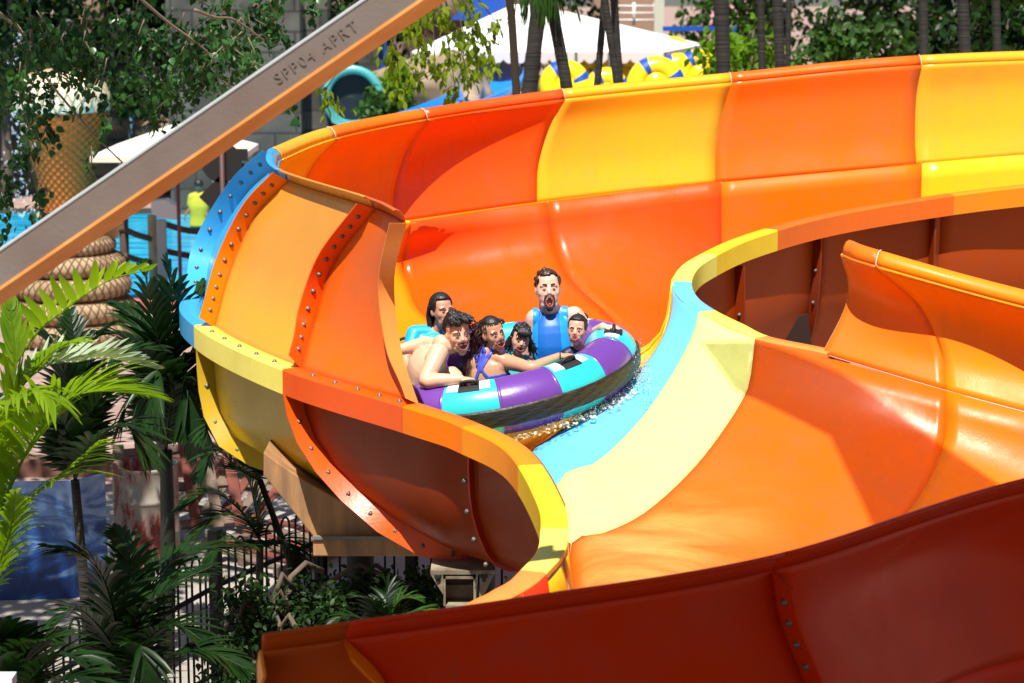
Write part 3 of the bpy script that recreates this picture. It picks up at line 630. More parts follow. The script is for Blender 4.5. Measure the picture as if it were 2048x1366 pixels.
def make_ponytail_girl():
    d = 13.45; root = person(P(975, 780, d), 'girl with a curly ponytail and blue racerback top reaching right to a handle')
    H = Head(P(987, 668, d), yaw=30, pitch=2, roll=-13, k=.89); nk = P(972, 704, d + .02); mb = MB()
    head_flesh(H, mb, nk, jaw=.7, neck_r=.043, fat=1.04)
    sl, sr = P(948, 728, d + .02), P(1015, 724, d - .02); ch = P(978, 748, d + .02); pe = P(975, 810, d + .1)
    torso(mb, pe, ch, nk, sl, sr, w=.135, d=.092)
    arm(mb, sr, P(1062, 736, d - .16), P(1120, 712, d - .08), r=(.052, .045, .039, .035, .025)); hand(mb, P(1120, 712, d - .08), (1, .12, .0), (.1, .1, -1), .98, curl=60, thumb=-1)
    arm(mb, sl, P(938, 775, d + .05), P(950, 800, d + .1), r=(.047, .042, .038, .034, .025)); hand(mb, P(950, 800, d + .1), (.5, .6, -.3), (0, 0, -1), .85)
    b = mb.build('body', SK3, root); voxel(b, .0050, 9); bv = bvh_of(b)
    face_parts(H, root, HAIRB, mouth=(.034, .029), eye=1.1, smile=1, tongue=False, brow=.004)
    def seg(x, y, x0, y0, x1, y1, w):
        vx, vy = x1 - x0, y1 - y0; t = max(0, min(1, ((x - x0) * vx + (y - y0) * vy) / (vx * vx + vy * vy))); return math.hypot(x - x0 - t * vx, y - y0 - t * vy) < w
    def top(x, y, p):
        if y > 765 - (x - 975) * .08 and x < 1030: return True
        if x > 1024 or p.y > d + .03: return False
        return seg(x, y, 966, 700, 961, 738, 6.5) or seg(x, y, 985, 700, 961, 738, 4.5) or seg(x, y, 950, 708, 961, 738, 4) or seg(x, y, 959, 738, 950, 766, 3.2) or seg(x, y, 962, 738, 976, 756, 3.2) or seg(x, y, 976, 756, 1022, 748, 3.5)
    cloth(b, 'sports_top', None, root, top, .007, mats=[VIO, NAVY], pick=lambda x, y: 1 if y > 768 - (x - 975) * .08 else 0)
    cap_from(H, 'hair', root, HAIRB, lambda x, y, z: (z > .080 - .5 * max(0, y + .02) or (y > -.004 and z > -.015) or (abs(x) > .058 and z > .02 and y > -.03)) and z > -.03, seed=6, bumps=0, thick=.007)
    h2 = MB(); rnd = random.Random(4)
    base = H.p(-.015, .105, .07); h2.ball(base, .03)
    for i in range(170):
        a = rnd.uniform(0, 6.28); sp = rnd.uniform(0, .06); L_ = rnd.uniform(.16, .36); pts = []
        for j in range(9):
            f = j / 8; wob = .013 * math.sin(f * 26 + i); q = base + W(-.035 * f - .012, -.03 * f + .01, -L_ * f + .05 * math.sin(f * 3.1)) + W(math.cos(a), math.sin(a), 0) * sp * (.5 + 1.1 * math.sin(min(f * 2.2, 1.57))) + W(wob, wob * .7, .006 * math.cos(f * 26 + i))
            pts.append(q)
        h2.tube(pts, [.0045 - .003 * (j / 8) for j in range(9)], 5)
    h2.build('ponytail', mat('ponytail_hair', (.018, .008, .006), .35, noise=.5, nscale=40, col2=(.06, .014, .012)), root)
    q = MB().tube([P(1120, 712, d - .08) + W(0, math.cos(a), math.sin(a)) * .0285 for a in np.linspace(0, 6.3, 20)], .004, 6); q.build('bracelet', BLKT, root)
make_ponytail_girl()

def make_small_girl():
    d = 13.85; root = person(P(1040, 780, d), 'little girl in a teal vest with curly black fringe and pigtails, smiling between the adults')
    H = Head(P(1041, 680, d), yaw=8, pitch=-4, roll=12, k=.78); nk = P(1034, 710, d + .02); mb = MB()
    head_flesh(H, mb, nk, jaw=.2, fat=1.12, neck_r=.036, child=True)
    sl, sr = P(1006, 724, d + .02), P(1060, 727, d + .04); ch = P(1032, 745, d + .02); pe = P(1034, 815, d)
    torso(mb, pe, ch, nk, sl, sr, k=.74); arm(mb, sl, P(998, 770, d), P(1010, 800, d - .1), k=.74); arm(mb, sr, P(1068, 772, d), P(1055, 800, d - .1), k=.74)
    hand(mb, P(1010, 800, d - .1), (.3, -.5, -.3), (0, 0, -1), .7); hand(mb, P(1055, 800, d - .1), (-.3, -.5, -.3), (0, 0, -1), .7)
    b = voxel(mb.build('body', SK4, root), .0048, 9)
    cloth(b, 'vest', TEAL, root, lambda x, y, p: (y > 728 + max(0, 14 - abs(x - 1033)) * .5 and 1004 < x < 1062) or (y > 706 and (abs(x - 1013) < 4.5 or abs(x - 1053) < 4.5)), .006)
    face_parts(H, root, HAIRB, mouth=(.032, .018), eye=.7, smile=1, tongue=False)
    cap_from(H, 'hair', root, HAIRB, lambda x, y, z: (z > .080 or (y > -.012 and z > -.02)) and z > -.04, seed=8, bumps=50, thick=.012, clump=.012)
    h2 = MB(); rnd = random.Random(14)
    for i in range(16):
        x = -.05 + .1 * i / 15; lock(h2, [H.p(x * .8, -.06, .120 - 5 * x * x), H.p(x, -.092, .080), H.p(x + rnd.uniform(-.01, .01), -.092 + abs(x) * .3, .050 - rnd.uniform(0, .018))], .008, .003)
    h2.build('fringe', HAIRB, root)
    for s_, n in ((-1, 30), (1, 26)):
        h2 = MB()
        for i in range(n):
            a = rnd.uniform(0, 6.28); b_ = H.p(.080 * s_, .02, .02); L_ = rnd.uniform(.06, .13)
            h2.tube([b_ + W(.022 * s_ * f + math.cos(a) * .024 * f ** .5 + .008 * math.sin(f * 14 + i), math.sin(a) * .02, -L_ * f) for f in np.linspace(0, 1, 7)], .005, 5)
        h2.build('pigtail', HAIRB, root)
make_small_girl()

def make_man():
    d = 14.12; root = person(P(1105, 790, d), 'big man with a goatee in a sleeveless blue top, shouting with his mouth wide open')
    H = Head(P(1096, 580, d), yaw=4, pitch=9, roll=-2, k=1.06); nk = P(1100, 620, d + .04); mb = MB()
    head_flesh(H, mb, nk, jaw=1.7, fat=1.12, neck_r=.066)
    sl, sr = P(1070, 637, d + .02), P(1148, 633, d + .02); ch = P(1104, 668, d); pe = P(1106, 800, d)
    torso(mb, pe, ch, nk, sl, sr, k=1.05, w=.150, d=.125, belly=1.1, waist=.92)
    arm(mb, sr, P(1180, 676, d - .02), P(1206, 654, d - .24), r=(.070, .062, .048, .045, .031), k=1.0); hand(mb, P(1206, 654, d - .24), (1, -.15, -.02), (.1, .0, -1), 1.1, curl=50, thumb=-1)
    arm(mb, sl, P(1056, 715, d + .05), P(1066, 780, d - .05), r=(.064, .055, .045, .04, .03)); hand(mb, P(1066, 780, d - .05), (.2, -.5, -.5), (0, 0, -1), 1.0)
    b = mb.build('body', SK5, root); voxel(b, .0054, 9)
    cloth(b, 'sleeveless_top', None, root, lambda x, y, p: y > 606 and y > 630 - ((x - 1099) / 22) ** 2 * 12 and (1066 + max(0, 655 - y) * .0 < x < 1137 + max(0, y - 640) * .10) and not (x < 1072 and y > 715), .009, mats=[DBL, LBL], pick=lambda x, y: 1 if (x > 1119 + (y - 650) * .09 or x < 1077) else 0)
    face_parts(H, root, HAIRN, mouth=(.0225, .034), mz=-.070, eye=.5, brow=.008, brow_w=.0046, lipc=(.40, .13, .11), yoff=-.003)
    bd = MB()
    bd.tube([H.p(.031 * math.sin(f * 2.5), -.090 + .006 * math.sin(f * 2.5) ** 2, -.070 - .047 * math.cos(f * 2.5)) for f in np.linspace(-1, 1, 25)], .0068 * H.k, 7)
    H.ball(bd, (0, -.076, -.120), (.022, .013, .014)); H.ball(bd, (.014, -.084, -.034), (.015, .006, .0050)); H.ball(bd, (-.014, -.084, -.034), (.015, .006, .0050))
    voxel(bd.build('goatee', mat('goatee_hair', (.03, .014, .008), .5, bump=.6, bscale=150), root), .004, 1)
    cap_from(H, 'hair', root, HAIRN, lambda x, y, z: (z > .094 + .005 * math.sin(x * 70) or (y > -.005 and z > .0) or (y > .02 and z > -.05) or (abs(x) > .060 and z > .035)), seed=2, bumps=50, thick=.009, clump=.009)
make_man()

def make_child():
    d = 13.68; root = person(P(1162, 770, d), 'small child in a navy top with wet dark hair, open-mouthed in front of the man')
    H = Head(P(1154, 661, d), yaw=-12, pitch=6, roll=3, k=.78); nk = P(1160, 692, d + .03); mb = MB()
    head_flesh(H, mb, nk, jaw=.6, fat=1.10, neck_r=.038, child=True)
    sl, sr = P(1134, 710, d + .02), P(1188, 708, d + .04); ch = P(1162, 730, d + .02); pe = P(1160, 790, d)
    torso(mb, pe, ch, nk, sl, sr, k=.75); arm(mb, sl, P(1128, 750, d - .05), P(1138, 730, d - .2), k=.75); arm(mb, sr, P(1196, 750, d), P(1190, 780, d - .1), k=.75)
    hand(mb, P(1138, 730, d - .2), (0, -.5, .5), (0, 0, -1), .7); hand(mb, P(1190, 780, d - .1), (-.3, -.5, -.3), (0, 0, -1), .7)
    b = voxel(mb.build('body', SK4, root), .0048, 9)
    cloth(b, 'rash_top', None, root, lambda x, y, p: y > 694 + max(0, 12 - abs(x - 1157)) * .7, .008, mats=[NAVY, CY], pick=lambda x, y: 1 if abs((x - 1168) + (y - 705) * 1.2) < 4 else 0)
    face_parts(H, root, HAIRB, mouth=(.021, .018), eye=.95, tongue=True, brow=.002)
    cap_from(H, 'hair', root, HAIRB, lambda x, y, z: (z > .090 or (y > -.018 + .4 * max(0, .03 - z) and z > -.065) or (x > .055 and y > -.03)) and z > -.07, seed=11, bumps=8, thick=.010, clump=.008)
make_child()
# ------------------------------------------------------------------ steelwork under and over the slide
TAN = mat('tan_painted_steel', (.52, .27, .11), .55, noise=.45, nscale=3, col2=(.26, .15, .08), bump=.1, bscale=20, stretch=(3, 3, .5))
sup = empty('slide_support', P(700, 1110, 13.9), 'tan painted steel hull with a tapered end carrying the slide', 'support beam')
poly = [P(527, 905, 13.05), P(527, 950, 13.05), P(626, 1072, 13.05), P(900, 1072, 13.05), P(900, 1068, 13.05), P(800, 1050, 13.05), P(700, 1012, 13.05), P(610, 962, 13.05), P(560, 928, 13.05)]
o = MB().prism(poly, (0, .95, 0)).build('hull_plate', TAN, sup, smooth=False); mod_bevel(o, .01)
c = (P(626, 1076, 13.02) + P(900, 1112, 13.02)) / 2; a, b = P(626, 1074, 13.02), P(900, 1110, 13.02)
o = MB().box((c[0], c[1] + .48, c[2]), (b[0] - a[0], .98, abs(b[2] - a[2]))).build('base_beam', TAN, sup, smooth=False); mod_bevel(o, .008)
o = MB().box((c[0], c[1] - .01, (a[2]) + .0), (b[0] - a[0], .03, .02)).build('edge_strip', mat('grey_strip', (.2, .2, .19), .5), sup, smooth=False)
DKS = mat('dark_steel', (.02, .02, .02), .5)
for x in (-1.0, -.2):
    o = MB().tube([(x, 13.7, .0), (x, 13.7, 1.55)], .09, 16).build('column', mat('dark_column', (.03, .028, .025), .6), sup)
CRM = mat('chipped_cream_paint', (.38, .34, .24), .55, noise=.6, nscale=7, col2=(.16, .12, .08), bump=.1)
br = empty('steel_bracket', P(925, 1250, 12.2), 'chipped cream steel bracket with a box end and gusset plates under the red trough', 'bracket')
q = lambda x, y, d=12.2: P(x, y, d)
o = MB().prism([q(861, 1141), q(990, 1141), q(990, 1149), q(861, 1149)], (0, .5, 0)).build('top_plate', CRM, br, smooth=False)
o = MB().prism([q(862, 1150), q(886, 1150), q(888, 1192)], (0, .012, 0)).build('gusset', CRM, br, smooth=False)
o = MB().prism([q(960, 1150), q(988, 1150), q(958, 1210)], (0, .012, 0)).build('gusset', CRM, br, smooth=False)
m = MB()
for (x0, y0, x1, y1) in ((887, 1153, 951, 1158), (887, 1212, 951, 1217), (887, 1153, 891, 1217), (947, 1153, 952, 1217)): m.prism([q(x0, y0), q(x1, y0), q(x1, y1), q(x0, y1)], (0, .7, 0))
m.build('box_section', CRM, br, smooth=False)
o = MB().prism([q(891, 1170, 12.35), q(947, 1170, 12.35), q(947, 1200, 12.35), q(891, 1200, 12.35)], (0, .03, 0)).build('inner_plate', CRM, br, smooth=False)
for x in (876, 968):
    m = MB(); m.tube([q(x, 1149), q(x, 1155)], .022, 6); m.tube([q(x, 1155), q(x, 1163)], .011, 10); m.build('hanger_bolt', DKS, br, smooth=False)
o = MB().tube([W(-.28, 12.5, 0), W(-.28, 12.5, 1.45)], .13, 20).build('column', mat('dark_grey_column', (.06, .055, .05), .6), br)  # column in plain dark grey

# overhead: the rusty beam crossing the view, plus added unseen shade pieces
ov = empty('overhead_beam', P(430, 330, 8.6), 'rust-stained grey steel channel with orange underside slanting across the upper left corner', 'steel beam')
GALV = mat('weathered_galvanised_steel', (.20, .165, .145), .6, noise=.35, nscale=2.5, col2=(.17, .115, .095), bump=.08, bscale=60, metal=.0)
ORP = mat('orange_underside_paint', (.88, .42, .11), .5, noise=.3, nscale=4, col2=(.75, .26, .05))
d0 = 8.5; A = P(-260, 683, d0); B = P(1000, -183, d0); ax = (B - A) / np.linalg.norm(B - A)
upv = W(0, 0, 1) - ax * ax[2]; upv /= np.linalg.norm(upv)      # in the plane of the web, across the beam
hw = .112
lo0, lo1 = A - upv * hw, B - upv * hw; hi0, hi1 = A, B
m = MB(); n_ = W(0, 1, 0)
o = MB().prism([hi0 - upv * 0, hi1, lo1, lo0], (0, .012, 0)).build('beam_web', GALV, ov, smooth=False)
o = MB().prism([hi0 - W(0, .004, 0), hi1 - W(0, .004, 0), hi1 + n_ * .11, hi0 + n_ * .11], tuple(upv * .014)).build('top_flange', mat('bright_galvanised_edge', (.62, .66, .66), .35, metal=.4), ov, smooth=False); mod_bevel(o, .004)
o = MB().prism([lo0 - W(0, .004, 0), lo1 - W(0, .004, 0), lo1 + n_ * .13 - upv * .050, lo0 + n_ * .13 - upv * .050], tuple(-upv * .012)).build('bottom_flange', ORP, ov, smooth=False)
# raised lettering on the web
cu = bpy.data.curves.new('letters', 'FONT'); cu.body = 'SPP04 APRT'; cu.size = .062; cu.extrude = .0008; cu.space_character = 1.25
to = bpy.data.objects.new('raised_letters', cu); C.objects.link(to)
pos = P(556, 168, d0 - .004); M3 = Matrix((Vector(ax), Vector(upv), Vector((0, -1, 0)))).transposed()
to.matrix_world = Matrix.Translation(Vector(pos)) @ M3.to_4x4()
bpy.context.view_layer.update()
dg = bpy.context.evaluated_depsgraph_get(); me = bpy.data.meshes.new_from_object(to.evaluated_get(dg)); mw = to.matrix_world.copy(); bpy.data.objects.remove(to); me.transform(mw); me.materials.clear()
link('raised_letters', me, mat('rusty_letters', (.20, .15, .13), .7, noise=.5, nscale=30, col2=(.185, .145, .125)), ov, smooth=False)
# unseen slab, added and outlined to shade the near wall and ground
s3 = np.array(sd)
def up_to(x, y, z, zz): t = (zz - z) / s3[2]; return W(x, y, z) + s3 * t
DZ = 7.6
shade_slab = [up_to(*q, DZ) for q in ((2.0, 9.3, 2.8), (1.6, 8.95, 2.8), (.6, 8.55, 2.8), (-.5, 8.35, 2.8), (-.85, 8.2, 2.8), (-3.0, 7.0, 0), (-4.0, -3, 0), (11, -3, 0), (9, 7.0, 2.4), (4.6, 9.6, 2.8), (3.2, 9.6, 2.8))]
MB().prism(shade_slab, (0, 0, .12)).build('shade_slab', mat('shade_slab_brown', (.16, .12, .09), .8), ov, smooth=False)
# unseen slats added to throw a partial shadow on the trough floor
poly = [up_to(*q, DZ) for q in ((1.25, 14.0, 2.6), (1.42, 13.4, 2.5), (1.95, 12.9, 2.3), (2.1, 12.0, 2.0), (2.15, 10.8, 2.0), (2.0, 9.35, 2.8), (3.2, 9.65, 2.8), (4.4, 10.4, 2.4), (3.4, 11.8, 2.4), (2.05, 13.25, 2.7))]
m = MB(); ys = [p[1] for p in poly]; y = min(ys) + .01
while y < max(ys):
    xs = []
    for i in range(len(poly)):
        a, b = poly[i], poly[(i + 1) % len(poly)]
        if (a[1] - y) * (b[1] - y) < 0: xs.append(a[0] + (b[0] - a[0]) * (y - a[1]) / (b[1] - a[1]))
    xs.sort()
    for a, b in zip(xs[::2], xs[1::2]): m.box(((a + b) / 2, y, DZ + .02), (b - a, .0090, .004))
    y += .0155
m.build('slats', mat('shade_slats', (.3, .25, .2), .8), ov, smooth=False)
# ------------------------------------------------------------------ ground, pool, rocks
def ground_mat():
    m = bpy.data.materials.new('plaza_paving'); m.use_nodes = True; t = m.node_tree; b = t.nodes['Principled BSDF']
    tc = t.nodes.new('ShaderNodeTexCoord'); br = t.nodes.new('ShaderNodeTexBrick'); br.inputs['Scale'].default_value = 1.6
    br.inputs['Color1'].default_value = (.40, .28, .23, 1); br.inputs['Color2'].default_value = (.30, .18, .15, 1); br.inputs['Mortar'].default_value = (.28, .20, .17, 1); br.inputs['Mortar Size'].default_value = .02
    n = t.nodes.new('ShaderNodeTexNoise'); n.inputs['Scale'].default_value = .6; n.inputs['Detail'].default_value = 8
    t.links.new(tc.outputs['Object'], br.inputs['Vector']); t.links.new(tc.outputs['Object'], n.inputs['Vector'])
    cc = t.nodes.new('ShaderNodeValToRGB'); cc.color_ramp.elements[0].color = (.26, .23, .20, 1); cc.color_ramp.elements[1].color = (.44, .40, .35, 1); t.links.new(n.outputs['Fac'], cc.inputs[0])
    sx = t.nodes.new('ShaderNodeSeparateXYZ'); t.links.new(tc.outputs['Object'], sx.inputs[0])
    mr = t.nodes.new('ShaderNodeMapRange'); mr.inputs[1].default_value = 20.6; mr.inputs[2].default_value = 20.9; t.links.new(sx.outputs['Y'], mr.inputs[0])
    mx = t.nodes.new('ShaderNodeMix'); mx.data_type = 'RGBA'; t.links.new(mr.outputs[0], mx.inputs[0]); t.links.new(cc.outputs[0], mx.inputs[6]); t.links.new(br.outputs['Color'], mx.inputs[7])
    t.links.new(mx.outputs[2], b.inputs['Base Color']); b.inputs['Roughness'].default_value = .8
    return m
g = MB().add([(-200, -60, 0), (200, -60, 0), (200, 32.5, 0), (-200, 32.5, 0)], [(0, 1, 2, 3)]).add([(-3, 32.5, 0), (200, 32.5, 0), (200, 46, 0), (-3, 46, 0)], [(0, 1, 2, 3)]).add([(-200, 46, 0), (200, 46, 0), (200, 260, 0), (-200, 260, 0)], [(0, 1, 2, 3)]).add([(-200, 32.5, 0), (-30, 32.5, 0), (-30, 46, 0), (-200, 46, 0)], [(0, 1, 2, 3)]).build('ground', ground_mat(), None, smooth=False); struct(g)
wm = bpy.data.materials.new('pool_water'); wm.use_nodes = True; t = wm.node_tree; b = t.nodes['Principled BSDF']
tc = t.nodes.new('ShaderNodeTexCoord'); n = t.nodes.new('ShaderNodeTexNoise'); n.inputs['Scale'].default_value = 1.1; n.inputs['Detail'].default_value = 5; mp = t.nodes.new('ShaderNodeMapping'); mp.inputs['Scale'].default_value = (.7, 3, 1)
t.links.new(tc.outputs['Object'], mp.inputs[0]); t.links.new(mp.outputs[0], n.inputs['Vector'])
rp = t.nodes.new('ShaderNodeValToRGB'); rp.color_ramp.elements[0].position = .38; rp.color_ramp.elements[1].position = .62; rp.color_ramp.elements[0].color = (.01, .30, .62, 1); rp.color_ramp.elements[1].color = (.05, .55, .80, 1)
t.links.new(n.outputs['Fac'], rp.inputs[0]); t.links.new(rp.outputs[0], b.inputs['Base Color']); b.inputs['Roughness'].default_value = .06
bp = t.nodes.new('ShaderNodeBump'); bp.inputs['Strength'].default_value = .6; bp.inputs['Distance'].default_value = .06; t.links.new(n.outputs['Fac'], bp.inputs['Height']); t.links.new(bp.outputs[0], b.inputs['Normal'])
struct(MB().add([(-30, 32.5, -.12), (-3, 32.5, -.12), (-3, 46, -.12), (-30, 46, -.12)], [(0, 1, 2, 3)]).build('pool_water', wm, None, smooth=False))
kb = MB(); kb.box((-16.5, 32.35, .06), (27, .3, .16)); kb.box((-2.85, 39.2, .06), (.3, 13.9, .16)); struct(kb.build('pool_kerb', mat('red_kerb', (.42, .12, .09), .7), None, smooth=False))

STONE = mat('grey_stone_blocks', (.20, .175, .14), .9, noise=.45, nscale=1.3, col2=(.10, .09, .075), bump=.5, bscale=3)
def stone_wall_mat():
    m = bpy.data.materials.new('stone_block_wall'); m.use_nodes = True; t = m.node_tree; b = t.nodes['Principled BSDF']
    tc = t.nodes.new('ShaderNodeTexCoord'); mp = t.nodes.new('ShaderNodeMapping'); mp.inputs['Rotation'].default_value = (R(90), 0, 0)
    br = t.nodes.new('ShaderNodeTexBrick'); br.inputs['Scale'].default_value = 1.0; br.inputs['Brick Width'].default_value = .9; br.inputs['Row Height'].default_value = .42; br.inputs['Mortar Size'].default_value = .025
    br.inputs['Color1'].default_value = (.13, .115, .09, 1); br.inputs['Color2'].default_value = (.07, .065, .055, 1); br.inputs['Mortar'].default_value = (.05, .045, .04, 1)
    t.links.new(tc.outputs['Object'], mp.inputs[0]); t.links.new(mp.outputs[0], br.inputs['Vector'])
    n = t.nodes.new('ShaderNodeTexNoise'); n.inputs['Scale'].default_value = 1.5; n.inputs['Detail'].default_value = 7; t.links.new(tc.outputs['Object'], n.inputs['Vector'])
    mx = t.nodes.new('ShaderNodeMix'); mx.data_type = 'RGBA'; mx.blend_type = 'MULTIPLY'; mx.inputs[0].default_value = .8; t.links.new(br.outputs['Color'], mx.inputs[6])
    cr_ = t.nodes.new('ShaderNodeValToRGB'); cr_.color_ramp.elements[0].position = .3; cr_.color_ramp.elements[0].color = (.3, .28, .26, 1); cr_.color_ramp.elements[1].position = .6; t.links.new(n.outputs['Fac'], cr_.inputs[0]); t.links.new(cr_.outputs[0], mx.inputs[7])
    t.links.new(mx.outputs[2], b.inputs['Base Color']); b.inputs['Roughness'].default_value = .9
    bp = t.nodes.new('ShaderNodeBump'); bp.inputs['Strength'].default_value = .8; bp.inputs['Distance'].default_value = .08; t.links.new(br.outputs['Fac'], bp.inputs['Height']); bp.invert = True; t.links.new(bp.outputs[0], b.inputs['Normal'])
    return m
SWM = stone_wall_mat()
def rock(loc, r, seed, m, name='boulder', label=None, group=None, amp=.25):
    rnd = random.Random(seed); bm = bmesh.new(); bmesh.ops.create_icosphere(bm, subdivisions=4, radius=1)
    from mathutils import noise as N
    off = Vector((seed * 3.1, seed * 1.7, 0))
    for v in bm.verts:
        f = 1 + amp * N.noise(v.co * 1.3 + off) * 1.6 + amp * .5 * N.noise(v.co * 3.3 + off) + amp * .25 * N.noise(v.co * 8 + off)
        v.co = Vector((v.co.x * r[0], v.co.y * r[1], v.co.z * r[2])) * f
    me = bpy.data.meshes.new(name); bm.to_mesh(me); bm.free(); o = link(name, me, m); o.location = tuple(float(q) for q in loc)
    if label: tag(o, label, 'rock', group)
    return o
# long stone wall beyond the pool, with a pillar and arched recess
wl = empty('stone_wall', (-9, 46.5, 0), 'weathered wall of grey stone blocks behind the pool', 'wall')
o = MB().box((-16.0, 49.2, 1.6), (26, 1.0, 3.6)).build('block_wall', SWM, wl, smooth=False)
o = MB().box((-5.6, 46.3, 2.4), (3.4, .9, 5.2)).build('wall_pier', SWM, wl, smooth=False)
o = MB().box((-5.0, 45.6, 2.2), (1.2, 1.2, 4.6)).build('wall_pier', SWM, wl, smooth=False)
arch = [P(455, 345, 45.8), P(455, 270, 45.8)] + [P(500 + 45 * math.cos(a), 270 - 38 * math.sin(a), 45.8) for a in np.linspace(math.pi, 0, 9)] + [P(545, 345, 45.8)]
MB().prism(arch, (0, .2, 0)).build('archway', mat('mossy_teal_arch', (.10, .15, .14), .8), wl, smooth=False)
MB().prism([P(425, 420, 45.0), P(425, 300, 45.0), P(475, 292, 45.0), P(475, 420, 45.0)], (0, .6, 0)).build('pale_column', mat('faded_column', (.30, .31, .24), .8, noise=.5, nscale=2), wl, smooth=False)
RK1 = mat('tan_rock', (.42, .30, .20), .9, noise=.5, nscale=1.2, bump=.6, bscale=3); RK2 = mat('brown_rock', (.24, .16, .11), .9, noise=.5, nscale=1.5, bump=.7, bscale=3)
for i, (x, y, d, rx, rz, m, lb) in enumerate([
    (215, 130, 50, 1.0, 1.5, RK2, 'tall brown boulder behind the netted cone basket'), (300, 150, 52, 1.0, 1.3, RK2, 'rounded brown boulder right of the tall one, under the blue spout'),
    (270, 235, 49, 1.4, .45, RK2, 'low brown boulder behind the cream parasol'), (345, 262, 48, .8, .3, RK1, 'pale rock ledge peeping over the cream parasol'),
    (850, 215, 47, 1.5, .9, RK1, 'big tan boulder right of the turquoise tube opening'), (810, 160, 51, 1.3, .6, RK2, 'dark rock shelf above the tan boulder'), (905, 205, 46, .8, 1.0, RK1, 'tan rock slab against the blue chute'),
    (940, 40, 56, 2.6, 1.2, RK2, 'brown rock face behind the yellow-green leaves'), (640, 110, 53, 2.0, 2.0, RK2, 'dark rock face above the turquoise tube')]):
    rock(P(x, y, d), (rx, .8, rz), i + 1, m, label=lb)

# giant netted cone basket standing in the pool
def netted(name, loc, prof_, label, cat, body_m, net_m, nn=26, turns=.55, top=None):
    root = empty(name, loc, label, cat); pr = resamp([np.array((r, z)) for r, z in prof_], 40); L0 = Vector(tuple(loc))
    rev = lambda r, z, a: (loc[0] + r * math.cos(a), loc[1] + r * math.sin(a), loc[2] + z)
    MB().grid([[rev(r, z, 2 * math.pi * k / 40) for k in range(40)] for r, z in pr], close_v=True).build('body', body_m, root)
    m = MB()
    for s_ in (-1, 1):
        for k in range(nn): m.tube([rev(r + .012, z, 2 * math.pi * (k / nn + s_ * turns * j / 39)) for j, (r, z) in enumerate(pr)], .008, 4, caps=False)
    m.build('net', net_m, root)
    return root
cb = PZ(132, 436, -.1)
ROPE = mat('dark_net', (.16, .06, .015), .8)
rt = netted('cone_basket', cb, [(.52, 0), (.56, .5), (.68, 1.2), (.83, 1.8), (.91, 2.1), (.93, 2.3), (.88, 2.4)], 'giant orange netted cone with a cream dome standing in the pool', 'pool ornament', mat('orange_cone', (1.0, .20, .01), .7, noise=.15, nscale=2), ROPE)
pr = resamp([np.array(q) for q in ((.97, 2.25), (.99, 2.42), (.93, 2.75), (.65, 3.0), (.3, 3.1), (.01, 3.12))], 24)
MB().grid([[(cb[0] + r * math.cos(a), cb[1] + r * math.sin(a), cb[2] + z) for a in np.linspace(0, 2 * math.pi, 40, endpoint=False)] for r, z in pr], close_v=True).build('dome', mat('cream_dome', (.78, .70, .50), .8, bump=.4, bscale=7), rt)
m = MB()
for s_ in (-1, 1):
    for k in range(30): m.tube([(cb[0] + (r + .01) * math.cos(2 * math.pi * (k / 30 + s_ * .12 * j / 23)), cb[1] + (r + .01) * math.sin(2 * math.pi * (k / 30 + s_ * .12 * j / 23)), cb[2] + z) for j, (r, z) in enumerate(pr)], .012, 4, caps=False)
m.build('dome_net', mat('tan_net', (.42, .33, .2), .8), rt)
# coiled netted rope sculpture
sc_ = P(148, 700, 29.5); sc_[2] = 0
sn = empty('coiled_sculpture', sc_, 'thick tan coil with a scaly net skin stacked beside the pool', 'sculpture'); TANR = mat('tan_coil', (.50, .38, .22), .75, noise=.4, nscale=3, col2=(.3, .19, .1))
for i, (r_, z, t_) in enumerate(((.74, .16, .17), (.70, .48, .16), (.66, .80, .155), (.60, 1.10, .145), (.50, 1.36, .12))):
    MB().grid([[(sc_[0] + (r_ + t_ * math.cos(b)) * math.cos(a), sc_[1] + (r_ + t_ * math.cos(b)) * math.sin(a), z + t_ * math.sin(b)) for b in np.linspace(0, 2 * math.pi, 14, endpoint=False)] for a in np.linspace(0, 2 * math.pi, 48, endpoint=False)], close_u=True, close_v=True).build('coil', TANR, sn)
    m = MB()
    for s_ in (-1, 1):
        for k in range(44):
            m.tube([(sc_[0] + (r_ + (t_ + .004) * math.cos(b)) * math.cos(2 * math.pi * k / 44 + s_ * b * .11), sc_[1] + (r_ + (t_ + .004) * math.cos(b)) * math.sin(2 * math.pi * k / 44 + s_ * b * .11), z + (t_ + .004) * math.sin(b)) for b in np.linspace(-1.5, 1.9, 12)], .009, 4, caps=False)
    m.build('coil_net', mat('coil_net', (.16, .09, .05), .8), sn)
MB().tube([P(215, 470, 29.6), P(215, 430, 29.5), P(235, 455, 29.4)], [.16, .14, .1], 14).build('neck', TANR, sn)

# cream parasol on a dark red pole
pb = P(362, 600, 33); pb[2] = 0; pr_ = empty('parasol', pb, 'cream square parasol on a thin dark red pole by the pool fence', 'parasol')
z0, z1 = P(362, 300, 33)[2], P(362, 246, 33)[2]; hw = 1.12
cv = [(pb[0] + a * hw, pb[1] + b * hw, z0) for a, b in ((-1, -1), (1, -1), (1, 1), (-1, 1))]; m = MB(); m.add(cv + [(pb[0], pb[1], z1)], [(0, 1, 4), (1, 2, 4), (2, 3, 4), (3, 0, 4)]); m.add(cv + [(x, y, z - .09) for x, y, z in cv], [(0, 1, 5, 4), (1, 2, 6, 5), (2, 3, 7, 6), (3, 0, 4, 7)])
m.build('canopy', mat('cream_canvas', (.80, .72, .58), .8), pr_, smooth=False); MB().tube([pb, (pb[0], pb[1], z1)], .03, 10).build('pole', mat('dark_red_pole', (.13, .03, .02), .5), pr_)
